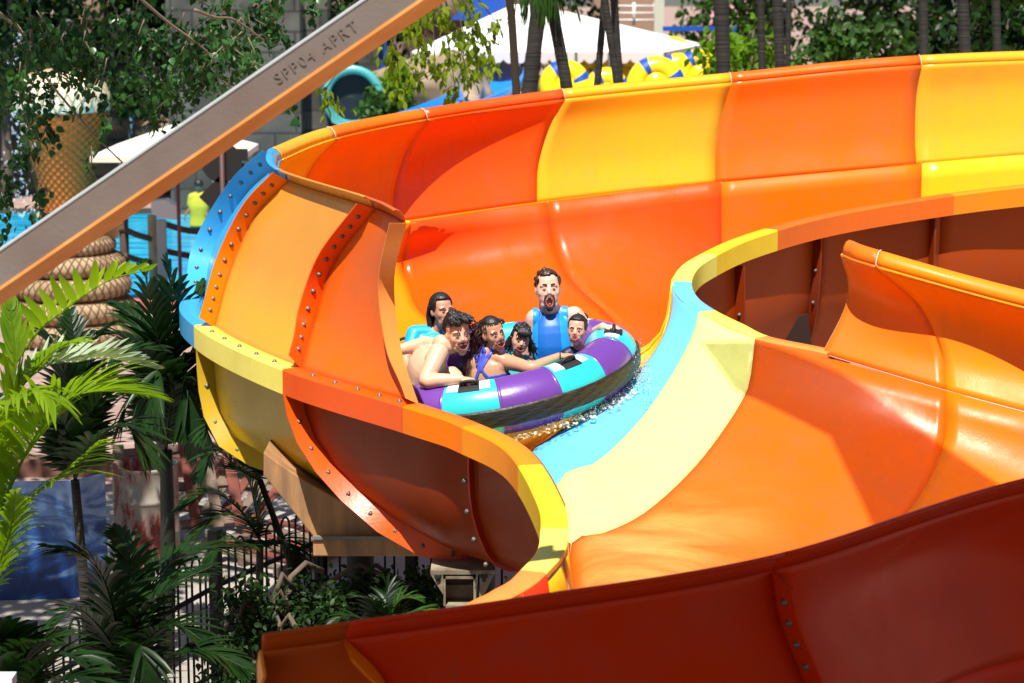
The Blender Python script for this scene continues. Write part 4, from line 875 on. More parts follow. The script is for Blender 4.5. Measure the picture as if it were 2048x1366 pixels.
MB().box((pb[0], pb[1], .1), (.5, .4, .2)).build('base', mat('brown_base', (.3, .14, .08), .8), pr_, smooth=False)

# rustic pool fence
WOOD = mat('dark_wood', (.10, .05, .03), .8, noise=.4, nscale=6, bump=.3); PALE = mat('bare_wood', (.52, .36, .18), .7, noise=.3)
fc = empty('rope_fence', P(340, 585, 34), 'rustic dark wooden post and rail fence along the pool edge', 'fence')
def post(x, ytop, m, d=34, r=.075):
    t_ = P(x, ytop, d); MB().tube([(t_[0], d, 0), t_], r, 10).build('post', m, fc)
for x, y, m_ in ((247, 436, WOOD), (304, 430, PALE), (428, 432, WOOD), (190, 440, WOOD), (480, 434, WOOD)): post(x, y, m_)
for pts in (((185, 452), (215, 462), (247, 458)), ((247, 458), (275, 470), (304, 478)), ((318, 444), (370, 460), (428, 466)), ((318, 500), (370, 510), (428, 520)), ((247, 510), (275, 520), (304, 525)), ((428, 466), (455, 470), (490, 464))):
    MB().tube(resamp([P(x, y, 33.95) for x, y in pts], 8), .05, 8).build('rail', WOOD, fc)
# sign lectern
sg = empty('sign_lectern', P(325, 590, 33.6), 'white sloping sign box on a grey post by the pool fence', 'sign stand'); sg.location.z = 0
tp = P(325, 440, 33.6); MB().box((tp[0] - .02, tp[1], tp[2] / 2), (.14, .14, tp[2])).build('post', mat('grey_post', (.35, .34, .33), .6), sg, smooth=False)
o = MB().prism([P(301, 403, 33.5), P(330, 400, 33.5), P(356, 416, 33.5), P(352, 440, 33.5), P(318, 436, 33.5), P(303, 425, 33.5)], (0, .35, 0)).build('sign_box', mat('white_box', (.66, .62, .60), .5), sg, smooth=False)
# dark disc and diamond sign seen from behind
dm = mat('sign_back_black', (.006, .006, .006), .7); ds = empty('warning_sign', P(443, 620, 28), 'black disc and diamond signs on a brown pole, seen from behind', 'sign'); ds.location.z = 0
cc = P(443, 325, 28); MB().prism([(cc[0] + .265 * math.cos(a), cc[1], cc[2] + .265 * math.sin(a)) for a in np.linspace(0, 2 * math.pi, 28, endpoint=False)], (0, .03, 0)).build('disc_plate', dm, ds, smooth=False)
cc = P(442, 394, 28); MB().prism([(cc[0] + .29 * math.cos(a), cc[1], cc[2] + .29 * math.sin(a)) for a in (0, math.pi / 2, math.pi, math.pi * 1.5)], (0, .03, 0)).build('diamond_plate', dm, ds, smooth=False)
a_ = P(443, 310, 28.0); MB().box((a_[0] + .2, a_[1] + .02, a_[2]), (.28, .03, .16)).build('side_plate', dm, ds, smooth=False)
t_ = P(443, 290, 27.95); MB().tube([(t_[0], 27.95, 0), t_], .035, 10).build('pole', mat('brown_pole', (.07, .025, .02), .6), ds)

# attendant in the pool
def attendant():
    d = 42.5; root = empty('person', P(397, 470, d), 'attendant in a yellow shirt wading in the pool, back turned', 'person'); mb = MB()
    nk = P(398, 388, d); pe = P(398, 452, d); sl, sr = P(384, 394, d), P(412, 393, d); ch = P(398, 402, d)
    mb.ball(nk + W(0, 0, .16), (.085, .1, .12)); limb(mb, [nk + W(0, 0, .1), nk - W(0, 0, .05)], [.055, .06]); torso(mb, pe, ch, nk, sl, sr, w=.17, d=.11)
    arm(mb, sl, P(381, 415, d), P(371, 430, d - .2)); arm(mb, sr, P(414, 415, d), P(413, 432, d - .1))
    for s_ in (-1, 1): limb(mb, [pe + W(.09 * s_, 0, 0), pe + W(.1 * s_, 0, -.75)], [.09, .06])
    hand(mb, P(371, 430, d - .2), (-.3, 0, -1), (1, 0, 0), 1.0); hand(mb, P(413, 432, d - .1), (0, 0, -1), (-1, 0, 0), 1.0)
    voxel(mb.build('body', skin('skin_brown', (.22, .11, .07)), root), .014, 3)
    sh = MB(); torso(sh, pe, ch, nk, sl, sr, w=.17, d=.11, grow=.03); arm(sh, sl, P(381, 415, d), sl, grow=.03, upto=.7); arm(sh, sr, P(414, 415, d), sr, grow=.03, upto=.7); voxel(sh.build('shirt', mat('yellow_shirt', (.45, .44, .03), .8), root), .016, 3)
    h = MB(); h.ball(nk + W(0, .0, .20), (.095, .11, .10)); h.build('hair', HAIRB, root)
attendant()

# water falling from spouts on the left
def falls(name, pts_top, seed, label, n=260, spread=.35):
    rnd = random.Random(seed); m = MB()
    for i in range(n):
        f = rnd.random(); x, y, d = pts_top; p = P(x + rnd.gauss(0, 12) * (.4 + f), y + (435 - y) * f, d) + W(0, rnd.gauss(0, spread * .5), 0)
        m.tube([p, p - W(0, 0, rnd.uniform(.02, .08))], [rnd.uniform(.005, .014), .003], 5)
    return tag(m.build(name, mat(name + '_mat', (.85, .92, .97), .05, spec=.8), None), label, 'falling water', None, 'stuff')
falls('falling_water', (40, 60, 43.5), 1, 'sparkling white water falling into the pool at the left edge')

# turquoise tube slide mouth
TQ = mat('turquoise_fibreglass', (.09, .42, .42), .35); dk = mat('tube_shade_black', (.004, .008, .02), .6)
tc_ = P(706, 195, 45.5); tb = empty('tube_slide', tc_, 'turquoise tube slide mouth with a dark round opening set in the rock', 'tube slide')
rr0 = .62
ringp = lambda r, y, n=40, ox=0, oz=0: [(tc_[0] + ox + r * math.cos(a), tc_[1] + y, tc_[2] + oz + r * 1.02 * math.sin(a)) for a in np.linspace(0, 2 * math.pi, n, endpoint=False)]
MB().grid([ringp(rr0 - .13, 3, ox=-.5), ringp(rr0 - .14, .0), ringp(rr0 - .12, -.06), ringp(rr0 + .02, -.06), ringp(rr0 + .04, .0), ringp(rr0, .1), ringp(rr0, 3, ox=-.5)], close_v=True).build('tube_shell', [TQ], tb)
MB().grid([[(x_, y_, z_) for x_, y_, z_ in ringp(rr0 - .15, .15)], ringp(.001, .15)], close_v=True).build('shade_disc', dk, tb)  # black disc across the tube paints in the shade of its depth
MB().grid([[P(x, y, d) for x, y, d in row] for row in (((662, 200, 45.4), (672, 232, 45.2), (706, 243, 45), (740, 232, 45.2), (752, 200, 45.4)), ((650, 200, 44.4), (664, 245, 44.2), (706, 262, 44), (745, 245, 44.2), (770, 200, 44.4)))]).build('run_out', TQ, tb)
PBL = mat('royal_blue_paint', (.005, .07, .42), .5)
bb = empty('blue_tower', P(735, 120, 50), 'royal blue framed tower behind the turquoise tube', 'play tower'); bb.location.z = 0
for x in (712, 760): t_ = P(x, 40, 49); MB().box((t_[0], 49, t_[2] / 2), (.28, .28, t_[2])).build('tower_post', PBL, bb, smooth=False)
t_ = P(735, 120, 49.2); MB().box((t_[0], t_[1], t_[2]), (.9, .1, 1.1)).build('tower_panel', PBL, bb, smooth=False)
t_ = P(990, 22, 52); bl2 = empty('blue_roof', (t_[0], t_[1], 0), 'royal blue sloping roof behind the white marquee', 'roof'); 
MB().prism([P(900, 40, 52), P(940, 0, 52), P(1010, -10, 52), P(1010, 40, 52)], (0, 1.5, 0)).build('roof_panel', PBL, bl2, smooth=False); MB().box((t_[0], 52.6, t_[2] / 2), (.2, .2, t_[2])).build('roof_post', PBL, bl2, smooth=False)
# bright blue chute
BBL = mat('bright_blue_fibreglass', (.01, .22, .72), .3)
ch_ = empty('blue_chute', P(960, 200, 44), 'bright blue open chute curving down behind the slide', 'chute'); ch_.location.z = 0
rows = []
for x, y, d in ((1040, 95, 49), (1000, 120, 47.5), (985, 160, 46), (960, 185, 44.5), (915, 205, 43.2), (860, 225, 42)):
    c_ = P(x, y, d); rows.append([c_ + W(.62 * math.cos(a), -.1 * math.sin(a), -.42 * math.sin(a) + (.12 if a in (0,) else 0)) for a in np.linspace(0, math.pi, 12)])
rows = np.array(rows); rows = np.array([crpt(rows, u) for u in np.linspace(0, 5, 26)]); o = MB().grid(rows).build('chute_trough', BBL, ch_); solid(o, .05)
for x, d in ((1000, 47.4), (930, 43.6)): t_ = P(x, 200, d); MB().tube([(t_[0], t_[1], 0), t_], .1, 10).build('chute_leg', PBL, ch_)
t_ = P(370, 95, 48); jt = empty('blue_spout', (t_[0] - 1.5, 48, 0), 'pale blue sloping pipe spraying water between the trees', 'water pipe')
MB().tube([P(300, 150, 48), P(222, 185, 48)], .14, 12).build('pipe', mat('pale_blue_pipe', (.10, .25, .36), .5), jt); MB().tube([(P(262, 170, 48)[0], 48, 0), P(262, 170, 48)], .08, 10).build('pipe_post', mat('pale_blue_post', (.10, .25, .36), .5), jt)

# white marquee
WC = mat('white_canvas', (.86, .85, .83), .8)
mq = empty('marquee', P(1110, 105, 49), 'large white marquee with a scalloped valance and thin black legs', 'marquee'); mq.location.z = 0
ze = P(1110, 104, 47)[2]; zt = P(1110, 8, 50)[2]; e = [P(822, 96, 47), P(1330, 100, 47), P(1408, 78, 51.5), P(900, 74, 51.5)]
for q_ in e: q_[2] = ze
top_ = [(e[0][0] * .6 + e[1][0] * .4, 49.2, zt), (e[0][0] * .5 + e[1][0] * .5, 49.2, zt)]
m = MB().add(e + top_, [(0, 1, 5, 4), (1, 2, 5), (2, 3, 4, 5), (3, 0, 4)]); m.build('roof', WC, mq, smooth=False)
def scallop(a, b, n):
    a, b = np.array(a), np.array(b); pts = []; m = MB()
    for i in range(n * 6 + 1): f = i / (n * 6); p = a * (1 - f) + b * f; pts.append((p, p - W(0, 0, .16 + .09 * abs(math.sin(math.pi * f * n)))))
    m.grid([[p, q] for p, q in pts]); return m
for i, n in ((0, 22), (1, 9), (2, 22), (3, 9)): scallop(e[i], e[(i + 1) % 4], n).build('valance', mat('valance_canvas', (.72, .66, .64), .8), mq, smooth=False)
for q_ in e + [(e[0] + e[1]) / 2, e[0] * .35 + e[1] * .65, e[0] * .22 + e[1] * .78]: MB().tube([(q_[0], q_[1], 0), (q_[0], q_[1], ze)], .03, 8).build('leg', DKS, mq)
# yellow inflatables with blue marks stored under and beside the marquee
YV = bpy.data.materials.new('yellow_vinyl'); YV.use_nodes = True; t = YV.node_tree; b = t.nodes['Principled BSDF']; tc = t.nodes.new('ShaderNodeTexCoord'); wv = t.nodes.new('ShaderNodeTexVoronoi'); wv.inputs['Scale'].default_value = 2.6
rp = t.nodes.new('ShaderNodeValToRGB'); rp.color_ramp.interpolation = 'CONSTANT'; rp.color_ramp.elements[0].color = (.02, .07, .35, 1); rp.color_ramp.elements[1].color = (.85, .68, .01, 1); rp.color_ramp.elements[1].position = .17
t.links.new(tc.outputs['Object'], wv.inputs['Vector']); t.links.new(wv.outputs['Distance'], rp.inputs[0]); t.links.new(rp.outputs[0], b.inputs['Base Color']); b.inputs['Roughness'].default_value = .3
YL = mat('yellow_inflatable', (.85, .66, .01), .3)
for i, (x, y, r_, d, lb) in enumerate([(1130, 172, .34, 46, 'yellow inflatable ring with blue marks left of the thin black legs'), (1213, 182, .28, 46, 'smallest yellow ring between the crossed palm trunks'), (1312, 172, .40, 45, 'big yellow ring with a blue band right of the crossed trunks'),
     (1358, 158, .34, 47, 'yellow ring stacked behind the big one'), (1398, 150, .34, 46.5, 'yellow ring nearest the thick palm trunk'), (1175, 128, .3, 50, 'blurred yellow ring deep under the marquee, left of the crossed trunks'), (1255, 126, .3, 50.5, 'blurred yellow ring deep under the marquee, behind the crossed trunks'), (1345, 118, .3, 50.5, 'blurred yellow ring deepest under the marquee, at the right')]):
    c_ = P(x, y, d); rows = [[(c_[0] + (r_ + .22 * math.cos(b)) * math.cos(a), c_[1] + .26 * math.sin(b) + .1 * math.sin(a), c_[2] + (r_ + .22 * math.cos(b)) * math.sin(a)) for b in np.linspace(0, 2 * math.pi, 16, endpoint=False)] for a in np.linspace(0, 2 * math.pi, 40, endpoint=False)]
    tg = empty('inflatable_ring', c_, lb, 'inflatable ring', 'yellow inflatable rings'); mb_ = MB().grid(rows, close_u=True, close_v=True); mb_.mi = [1 if ((q // 16) % 10 in (2, 3) and q % 16 not in (5, 6)) or (q % 16 == 4 and (q // 16) % 10 < 6) else 0 for q in range(640)]; mb_.build('tube', [YL, PBL], tg)
    MB().ball(c_, (r_ - .06, .24, r_ - .06), 14, 10).build('ring_floor', YL, tg)
rk = empty('ring_rack', (P(1250, 170, 46.5)[0], 46.5, 0), 'dark rail rack under the yellow inflatable rings', 'rack')
for x in (1090, 1180, 1270, 1340, 1425):
    t_ = P(x, 178, 46); MB().tube([(t_[0], 46.4, 0), (t_[0], 46.4, t_[2])], .04, 8).build('rack_post', DKS, rk)
a_, b_ = P(1085, 182, 46), P(1430, 182, 46); MB().box(((a_[0] + b_[0]) / 2, 46.4, a_[2] - .3), (b_[0] - a_[0], 1.2, .06)).build('rack_shelf', DKS, rk, smooth=False)
# yellow and blue slide tower behind, pink building
yt = empty('yellow_tower', P(1400, 60, 57), 'yellow play structure with blue trim behind the rings', 'play structure'); yt.location.z = 0
c_ = P(1395, 90, 57); MB().box((c_[0], 57, c_[2] / 2), (1.6, 1.2, c_[2])).build('yellow_wall', mat('yellow_paint', (.7, .62, .05), .6), yt, smooth=False); c_ = P(1395, 56, 56.9); MB().box((c_[0], 56.3, c_[2]), (1.9, .1, .12)).build('blue_trim', PBL, yt, smooth=False)
pk = empty('pink_building', (P(1500, 60, 70)[0], 70, 0), 'pink plastered building seen between the palm trunks', 'building')
PKM = mat('pink_plaster', (.74, .46, .46), .85); x0, x1 = P(1420, 60, 70)[0], P(1575, 60, 70)[0]
MB().box(((x0 + x1) / 2, 72, 4), (x1 - x0, 4, 8)).build('wall', PKM, pk, smooth=False)
for x in (1545,): c_ = P(x, 40, 69.98); w_ = MB().box((c_[0], 69.97, c_[2]), (.9, .06, 1.2)).build('window', mat('dark_glass', (.03, .04, .05), .1), pk, smooth=False)
bk = empty('balcony_house', (P(1270, 20, 66)[0], 66, 0), 'house with a white railed balcony above the marquee', 'house'); x0, x1 = P(1190, 0, 66)[0], P(1330, 0, 66)[0]
MB().box(((x0 + x1) / 2, 68, 4), (x1 - x0, 3, 8)).build('wall', mat('brown_wall', (.35, .22, .16), .8), bk, smooth=False)
m = MB()
for y in (12, 26, 40): a_ = P(1225, y, 66); b_ = P(1310, y, 66); m.tube([a_, b_], .03, 6)
for x in (1225, 1268, 1310): m.tube([P(x, 5, 66), P(x, 50, 66)], .05, 6)
m.build('balcony_rail', mat('white_rail', (.8, .8, .78), .5), bk)
t_ = P(1318, 30, 65.9); MB().box((t_[0], 65.9, 3), (.3, .2, 6)).build('corner_post', mat('cream_post', (.6, .6, .5), .6), bk, smooth=False)
# ------------------------------------------------------------------ foliage
def leafmat(name, c, c2, rough=.42, trans=.25, scale=3):
    m = bpy.data.materials.new(name); m.use_nodes = True; t = m.node_tree; b = t.nodes['Principled BSDF']; out = t.nodes['Material Output']
    tc = t.nodes.new('ShaderNodeTexCoord'); n = t.nodes.new('ShaderNodeTexNoise'); n.inputs['Scale'].default_value = scale; n.inputs['Detail'].default_value = 3; t.links.new(tc.outputs['Object'], n.inputs['Vector'])
    rp = t.nodes.new('ShaderNodeValToRGB'); rp.color_ramp.elements[0].position = .35; rp.color_ramp.elements[1].position = .65; rp.color_ramp.elements[0].color = tuple(c2) + (1,); rp.color_ramp.elements[1].color = tuple(c) + (1,)
    t.links.new(n.outputs['Fac'], rp.inputs[0]); t.links.new(rp.outputs[0], b.inputs['Base Color']); b.inputs['Roughness'].default_value = rough; b.inputs['Specular IOR Level'].default_value = .22
    tr = t.nodes.new('ShaderNodeBsdfTranslucent'); mx = t.nodes.new('ShaderNodeMixShader'); mx.inputs[0].default_value = trans
    hs = t.nodes.new('ShaderNodeMix'); hs.data_type = 'RGBA'; hs.blend_type = 'MULTIPLY'; hs.inputs[0].default_value = 1; hs.inputs[7].default_value = (1.6, 1.7, .5, 1); t.links.new(rp.outputs[0], hs.inputs[6]); t.links.new(hs.outputs[2], tr.inputs[0])
    t.links.new(b.outputs[0], mx.inputs[1]); t.links.new(tr.outputs[0], mx.inputs[2]); t.links.new(mx.outputs[0], out.inputs[0]); return m
LFD = leafmat('dark_leaf', (.024, .062, .012), (.007, .022, .006)); LFM = leafmat('green_leaf', (.05, .12, .018), (.014, .042, .008)); LFB = leafmat('bright_leaf', (.16, .30, .02), (.07, .15, .01), trans=.45)
LFY = leafmat('yellow_green_leaf', (.26, .34, .02), (.13, .20, .015), trans=.5); PLB = leafmat('palm_leaf_bright', (.25, .37, .012), (.11, .21, .008), .45, .45, 2); PLD = leafmat('palm_leaf_dark', (.016, .048, .010), (.005, .017, .004), .36, .15, 2)
PLG = leafmat('palm_leaf_grey', (.38, .45, .33), (.20, .28, .17), .4, .2, 2); BARK = mat('grey_brown_bark', (.14, .10, .07), .9, noise=.5, nscale=5, bump=.6, bscale=12); TWIG = mat('twig', (.22, .16, .11), .8)
PALMT = mat('ringed_palm_trunk', (.035, .028, .02), .8, noise=.5, nscale=2, col2=(.010, .009, .007), bump=.9, bscale=5, stretch=(.2, .2, 9))
def leaf_batch(centres, size, rnd, shape=1.7, droop=.5, jit=.35):
    "many pointed folded leaves as arrays; centres n x 3"
    n = len(centres); c = np.array(centres)
    d = rnd.normal(size=(n, 3)); d[:, 2] -= droop * 1.5; d /= np.linalg.norm(d, axis=1)[:, None]
    s_ = np.cross(d, rnd.normal(size=(n, 3)) * .6 + np.array((0, 0, 1))); s_ /= np.linalg.norm(s_, axis=1)[:, None] + 1e-6; up = np.cross(s_, d)
    L_ = (size * (1 - jit + 2 * jit * rnd.random(n)))[:, None]; w_ = L_ / shape / 2
    v = np.stack([c, c + d * L_ * .18 + s_ * w_ * .8 + up * L_ * .05, c + d * L_ * .48 + s_ * w_ + up * L_ * .06, c + d * L_ * .8 + s_ * w_ * .42, c + d * L_ - up * L_ * .12, c + d * L_ * .8 - s_ * w_ * .42, c + d * L_ * .48 - s_ * w_ + up * L_ * .06, c + d * L_ * .18 - s_ * w_ * .8 + up * L_ * .05], 1).reshape(-1, 3)
    k = np.arange(n)[:, None] * 8; f = np.concatenate([k + np.array((0, 1, 2, 3)), k + np.array((0, 3, 4, 5)), k + np.array((0, 5, 6, 7))], 0); return v, f
def leaves_obj(name, centres, size, m, parent, seed=0, **kw):
    rnd = np.random.RandomState(seed); v, f = leaf_batch(centres, size, rnd, **kw); me = bpy.data.meshes.new(name)
    me.from_pydata(v.tolist(), [], f.tolist()); return link(name, me, m, parent)
def clumps(rnd, boxes, n, k, spread):
    "n clump centres inside ellipsoids [(centre, radii)], k leaves about each"
    out = []
    for c, r in boxes:
        for _ in range(n):
            v = rnd.normal(size=3); v /= np.linalg.norm(v); p = np.array(c) + v * np.array(r) * rnd.random() ** .45
            out.append(p + rnd.normal(size=(k, 3)) * spread)
    return np.concatenate(out)
def tree(loc, h, boxes, label, m=LFM, seed=1, n=40, k=40, size=.16, spread=.28, name='tree', group=None, tr=.16, branches=True, cat='tree'):
    rnd = np.random.RandomState(seed); root = empty(name, (loc[0], loc[1], 0), label, cat, group); top = np.array((loc[0], loc[1], h))
    mb = MB(); mb.tube(resamp([(loc[0], loc[1], -.05), (loc[0] + .1, loc[1], h * .5), top], 10), list(np.linspace(tr, tr * .55, 10)), 10)
    if branches:
        for c, r in boxes:
            for _ in range(3):
                e_ = np.array(c) + rnd.normal(size=3) * np.array(r) * .4; mb.tube(resamp([top * .75 + np.array((loc[0], loc[1], 0)) * .25, (top + e_) / 2 + W(0, 0, .3), e_], 8), list(np.linspace(tr * .5, .02, 8)), 6)
    mb.build('trunk', BARK, root); leaves_obj('crown', clumps(rnd, boxes, n, k, spread), size, m, root, seed); return root
# dark park trees behind everything
bgt = [(-15.5, 47.6, 'dark tree on the far pool bank at the left edge', LFD), (-11.3, 47.9, 'dark leafy tree on the pool bank right of the waterfall', LFD), (-6.9, 48.2, 'dark leafy tree on the pool bank left of the stone pier', LFD), (-4.6, 49.5, 'dark tree just behind the stone pier', LFD),
       (-19, 52, 'broad dark tree beyond the pool at the far left', LFD), (-14, 55, 'dark tree behind the netted cone basket', LFD), (-10, 53, 'dense dark tree behind the brown boulders', LFM), (-6.0, 54, 'dark tree behind the grey stone pier', LFD), (-2.5, 62, 'mid green tree behind the turquoise tube', LFM), (1.2, 63, 'dark tree behind the left end of the marquee', LFD),
       (11.5, 62, 'far dark tree between the pink wall and the ringed palms', LFD), (14.5, 60, 'far dark tree behind the ringed palms', LFD), (19, 60, 'far dark tree at the right edge', LFD),
       (8.5, 41, 'dark tree right of the thick palm trunk', LFD), (10.2, 37, 'light-flecked green tree behind the ringed palms', LFM), (12.5, 41, 'dark tree at the far right behind the ringed palms', LFD), (14.5, 36, 'dense dark tree in the top right corner', LFD), (17, 45, 'outermost dark tree at the right', LFD), (6.6, 60, 'mid green tree beside the pink building', LFM)]
for i, (x, y, lb, m) in enumerate(bgt):
    r = 2.3 if y > 50 else 1.5; rr = np.random.RandomState(i)
    tree((x, y), 3.6, [((x + rr.normal() * .6, y + rr.normal() * .5, (1.6 if i > 3 else 3.6) + (1.9 if i > 3 else 1.4) * j), (r, 1.0 if i < 4 else 1.3, 1.5 if i > 3 else 1.1)) for j in range(4 if i > 3 else 3)], lb, m, seed=40 + i, n=34, k=34, size=.24, spread=.30, group='dark trees beyond the pool and slide')
for i, (x, y, d, s_, lb, m) in enumerate([(800, 175, 46, .7, 'bright green low shrub on the rocks right of the turquoise tube', LFB), (770, 215, 44.5, .5, 'pale flowering shrub beside the turquoise run-out', LFM), (262, 190, 47, .7, 'grey-green spiky shrub below the blue pipe', LFM), (1490, 110, 34, .8, 'yellow-green shrub between the palm trunks right of the rings', LFB), (1700, 90, 33, .9, 'light-flecked shrub behind the burnt orange panel', LFM), (1990, 70, 32, .8, 'dark fern clump at the right edge above the yellow panel', LFD)]):
    c = P(x, y, d); tree((c[0], d), c[2] * .6, [((c[0], d, c[2]), (s_, .5, s_ * .55))], lb, m, seed=70 + i, n=26, k=30, size=.16, spread=.13, name='shrub', tr=.05, cat='shrub')
# slim palm trunks behind the slide
for i, (x0, x1, y1, d, r, lb) in enumerate([(1085, 1058, 190, 27, .10, 'leaning brown trunk in front of the marquee'), (1200, 1236, 175, 25, .045, 'left trunk of the crossed pair, leaning right'), (1214, 1194, 175, 25.6, .04, 'right trunk of the crossed pair, leaning left'), (1224, 1240, 175, 26, .045, 'ringed trunk just right of the crossed pair'),
        (1440, 1447, 145, 26, .085, 'thickest dark palm trunk at the right end of the yellow rings'), (1520, 1524, 135, 27, .045, 'thin black trunk in front of the pink wall'), (1552, 1560, 132, 28, .065, 'ringed trunk right of the pink wall'), (1578, 1576, 130, 29, .035, 'thin black trunk beside the ringed one'), (1845, 1848, 108, 26, .055, 'slim ringed trunk above the yellow and orange joint'), (1922, 1930, 100, 26, .07, 'thicker ringed trunk near the right edge'), (1990, 1994, 98, 26, .05, 'outermost ringed trunk at the right edge')]):
    root = empty('palm_tree', (P(x1, y1, d)[0], d, 0), lb, 'palm tree', 'slim palm trunks behind the slide'); a, b = P(x0, -60, d), P(x1, y1, d); b2 = b + (b - a) / (a[2] - b[2]) * b[2]; t_ = a + (a - b) * .6
    q = resamp([b2, b, a, t_], 30); MB().tube(q, [r * (1 + .06 * (j % 2)) for j in range(30)], 10).build('trunk', PALMT, root)
    m = MB(); rnd = random.Random(i)
# palm fronds
def frond(pts, L_, w_, m, parent, n=34, up=W(0, 0, 1), fwd=.55, droop=.25, seed=0, both=(1, 1), rach=.010, rm=None, s0=.06, name='frond', twist=0, vee=.35):
    rnd = random.Random(seed); C_ = resamp(pts, 60); T = np.gradient(C_, axis=0); T /= np.linalg.norm(T, axis=1)[:, None]; mb = MB()
    mb.tube(C_, list(np.linspace(rach, rach * .25, 60)), 6)
    for i in range(n):
        s_ = s0 + (1 - s0) * (i + rnd.uniform(-.2, .2)) / n; k = min(58.9, max(0, s_ * 59)); a = int(k); p = C_[a] * (1 - k + a) + C_[a + 1] * (k - a); t = T[a]
        for sg, on_ in ((1, both[0]), (-1, both[1])):
            if not on_: continue
            sd_ = np.cross(t, up); sd_ /= np.linalg.norm(sd_) + 1e-6; u_ = np.cross(sd_, t); sd_ = sd_ * sg * math.cos(twist) + u_ * vee
            ln = L_ * on_ * (math.sin(math.pi * min(.97, .18 + .80 * s_)) ** .7) * rnd.uniform(.88, 1.1); ff = fwd * (.7 + .9 * s_)
            d_ = sd_ * (1 - .45 * s_) + t * ff + W(rnd.gauss(0, .05), rnd.gauss(0, .05), rnd.gauss(0, .05)); d_ /= np.linalg.norm(d_); nn = np.cross(d_, t); nn /= np.linalg.norm(nn) + 1e-6; wv_ = np.cross(nn, d_)
            rows = []
            for f, ww in ((0, .25), (.12, .8), (.35, 1), (.65, .8), (.88, .4), (1, .04)):
                c_ = p + d_ * ln * f - W(0, 0, 1) * droop * ln * f * f; hw_ = w_ * ww * .5; rows.append([c_ + wv_ * hw_ , c_ - nn * hw_ * .35 * sg * (1 if nn[2] > 0 else 1), c_ - wv_ * hw_])
            mb.grid(rows)
    return mb.build(name, m, parent)
# bright areca palm, front left
pa = empty('areca_palm', (-3.3, 11.2, 0), 'sunlit yellow-green areca palm with long arching fronds at the left edge', 'palm')
D = 11.3
frond([P(-40, 1130, D), P(22, 971, D), P(74, 867, D - .1), P(130, 802, D - .15), P(200, 782, D - .1), P(292, 790, D + .1)], .62, .034, PLB, pa, n=52, seed=1, droop=.30, vee=.5, fwd=.75, rach=.013)
frond([P(10, 760, D + .5), P(74, 665, D + .5), P(123, 625, D + .45), P(172, 588, D + .4), P(230, 556, D + .4), P(308, 538, D + .5)], .30, .055, PLB, pa, n=15, seed=2, both=(1, .75), droop=.05, vee=.8, fwd=.5)
frond([P(0, 800, D + .3), P(92, 732, D + .3), P(154, 723, D + .3), P(215, 716, D + .3), P(317, 738, D + .4)], .26, .035, PLG, pa, n=26, seed=3, droop=.1, vee=.7, fwd=.7)
frond([P(-60, 1250, D), P(-30, 1050, D), P(20, 880, D), P(30, 730, D), P(20, 600, D + .1)], .42, .040, PLB, pa, n=30, seed=4, droop=.1, vee=.2, fwd=1.3)
frond([P(-80, 1200, D - .2), P(-50, 980, D - .2), P(0, 840, D - .3), P(60, 780, D - .4), P(110, 800, D - .5)], .62, .034, PLB, pa, n=36, seed=5, droop=.6, vee=.2, fwd=.6)
frond([P(-60, 1300, D - .2), P(0, 1100, D - .2), P(60, 1000, D - .2), P(120, 950, D - .3), P(200, 880, D - .4)], .60, .030, PLB, pa, n=40, seed=6, droop=.5, vee=.15, fwd=.9, both=(.2, 1))
frond([P(-90, 1150, D + .2), P(-20, 900, D + .2), P(40, 780, D + .2), P(110, 700, D + .1), P(170, 680, D)], .46, .034, PLB, pa, n=36, seed=7, droop=.35, vee=.3, fwd=.8)
frond([P(-60, 1330, D - .3), P(-20, 1180, D - .3), P(20, 1060, D - .4), P(30, 980, D - .5)], .42, .030, PLB, pa, n=30, seed=8, droop=.5, vee=.15, fwd=.9)
for i in range(4): 
    x = -3.35 + .1 * i; MB().tube(resamp([(x, 11.2 + .08 * i, 0), (x - .02, 11.2, 1.2), (x + .12 * (i - 1.5), 11.2, 2.3)], 10), .022, 8).build('stem', mat('green_cane', (.12, .16, .04), .5), pa)
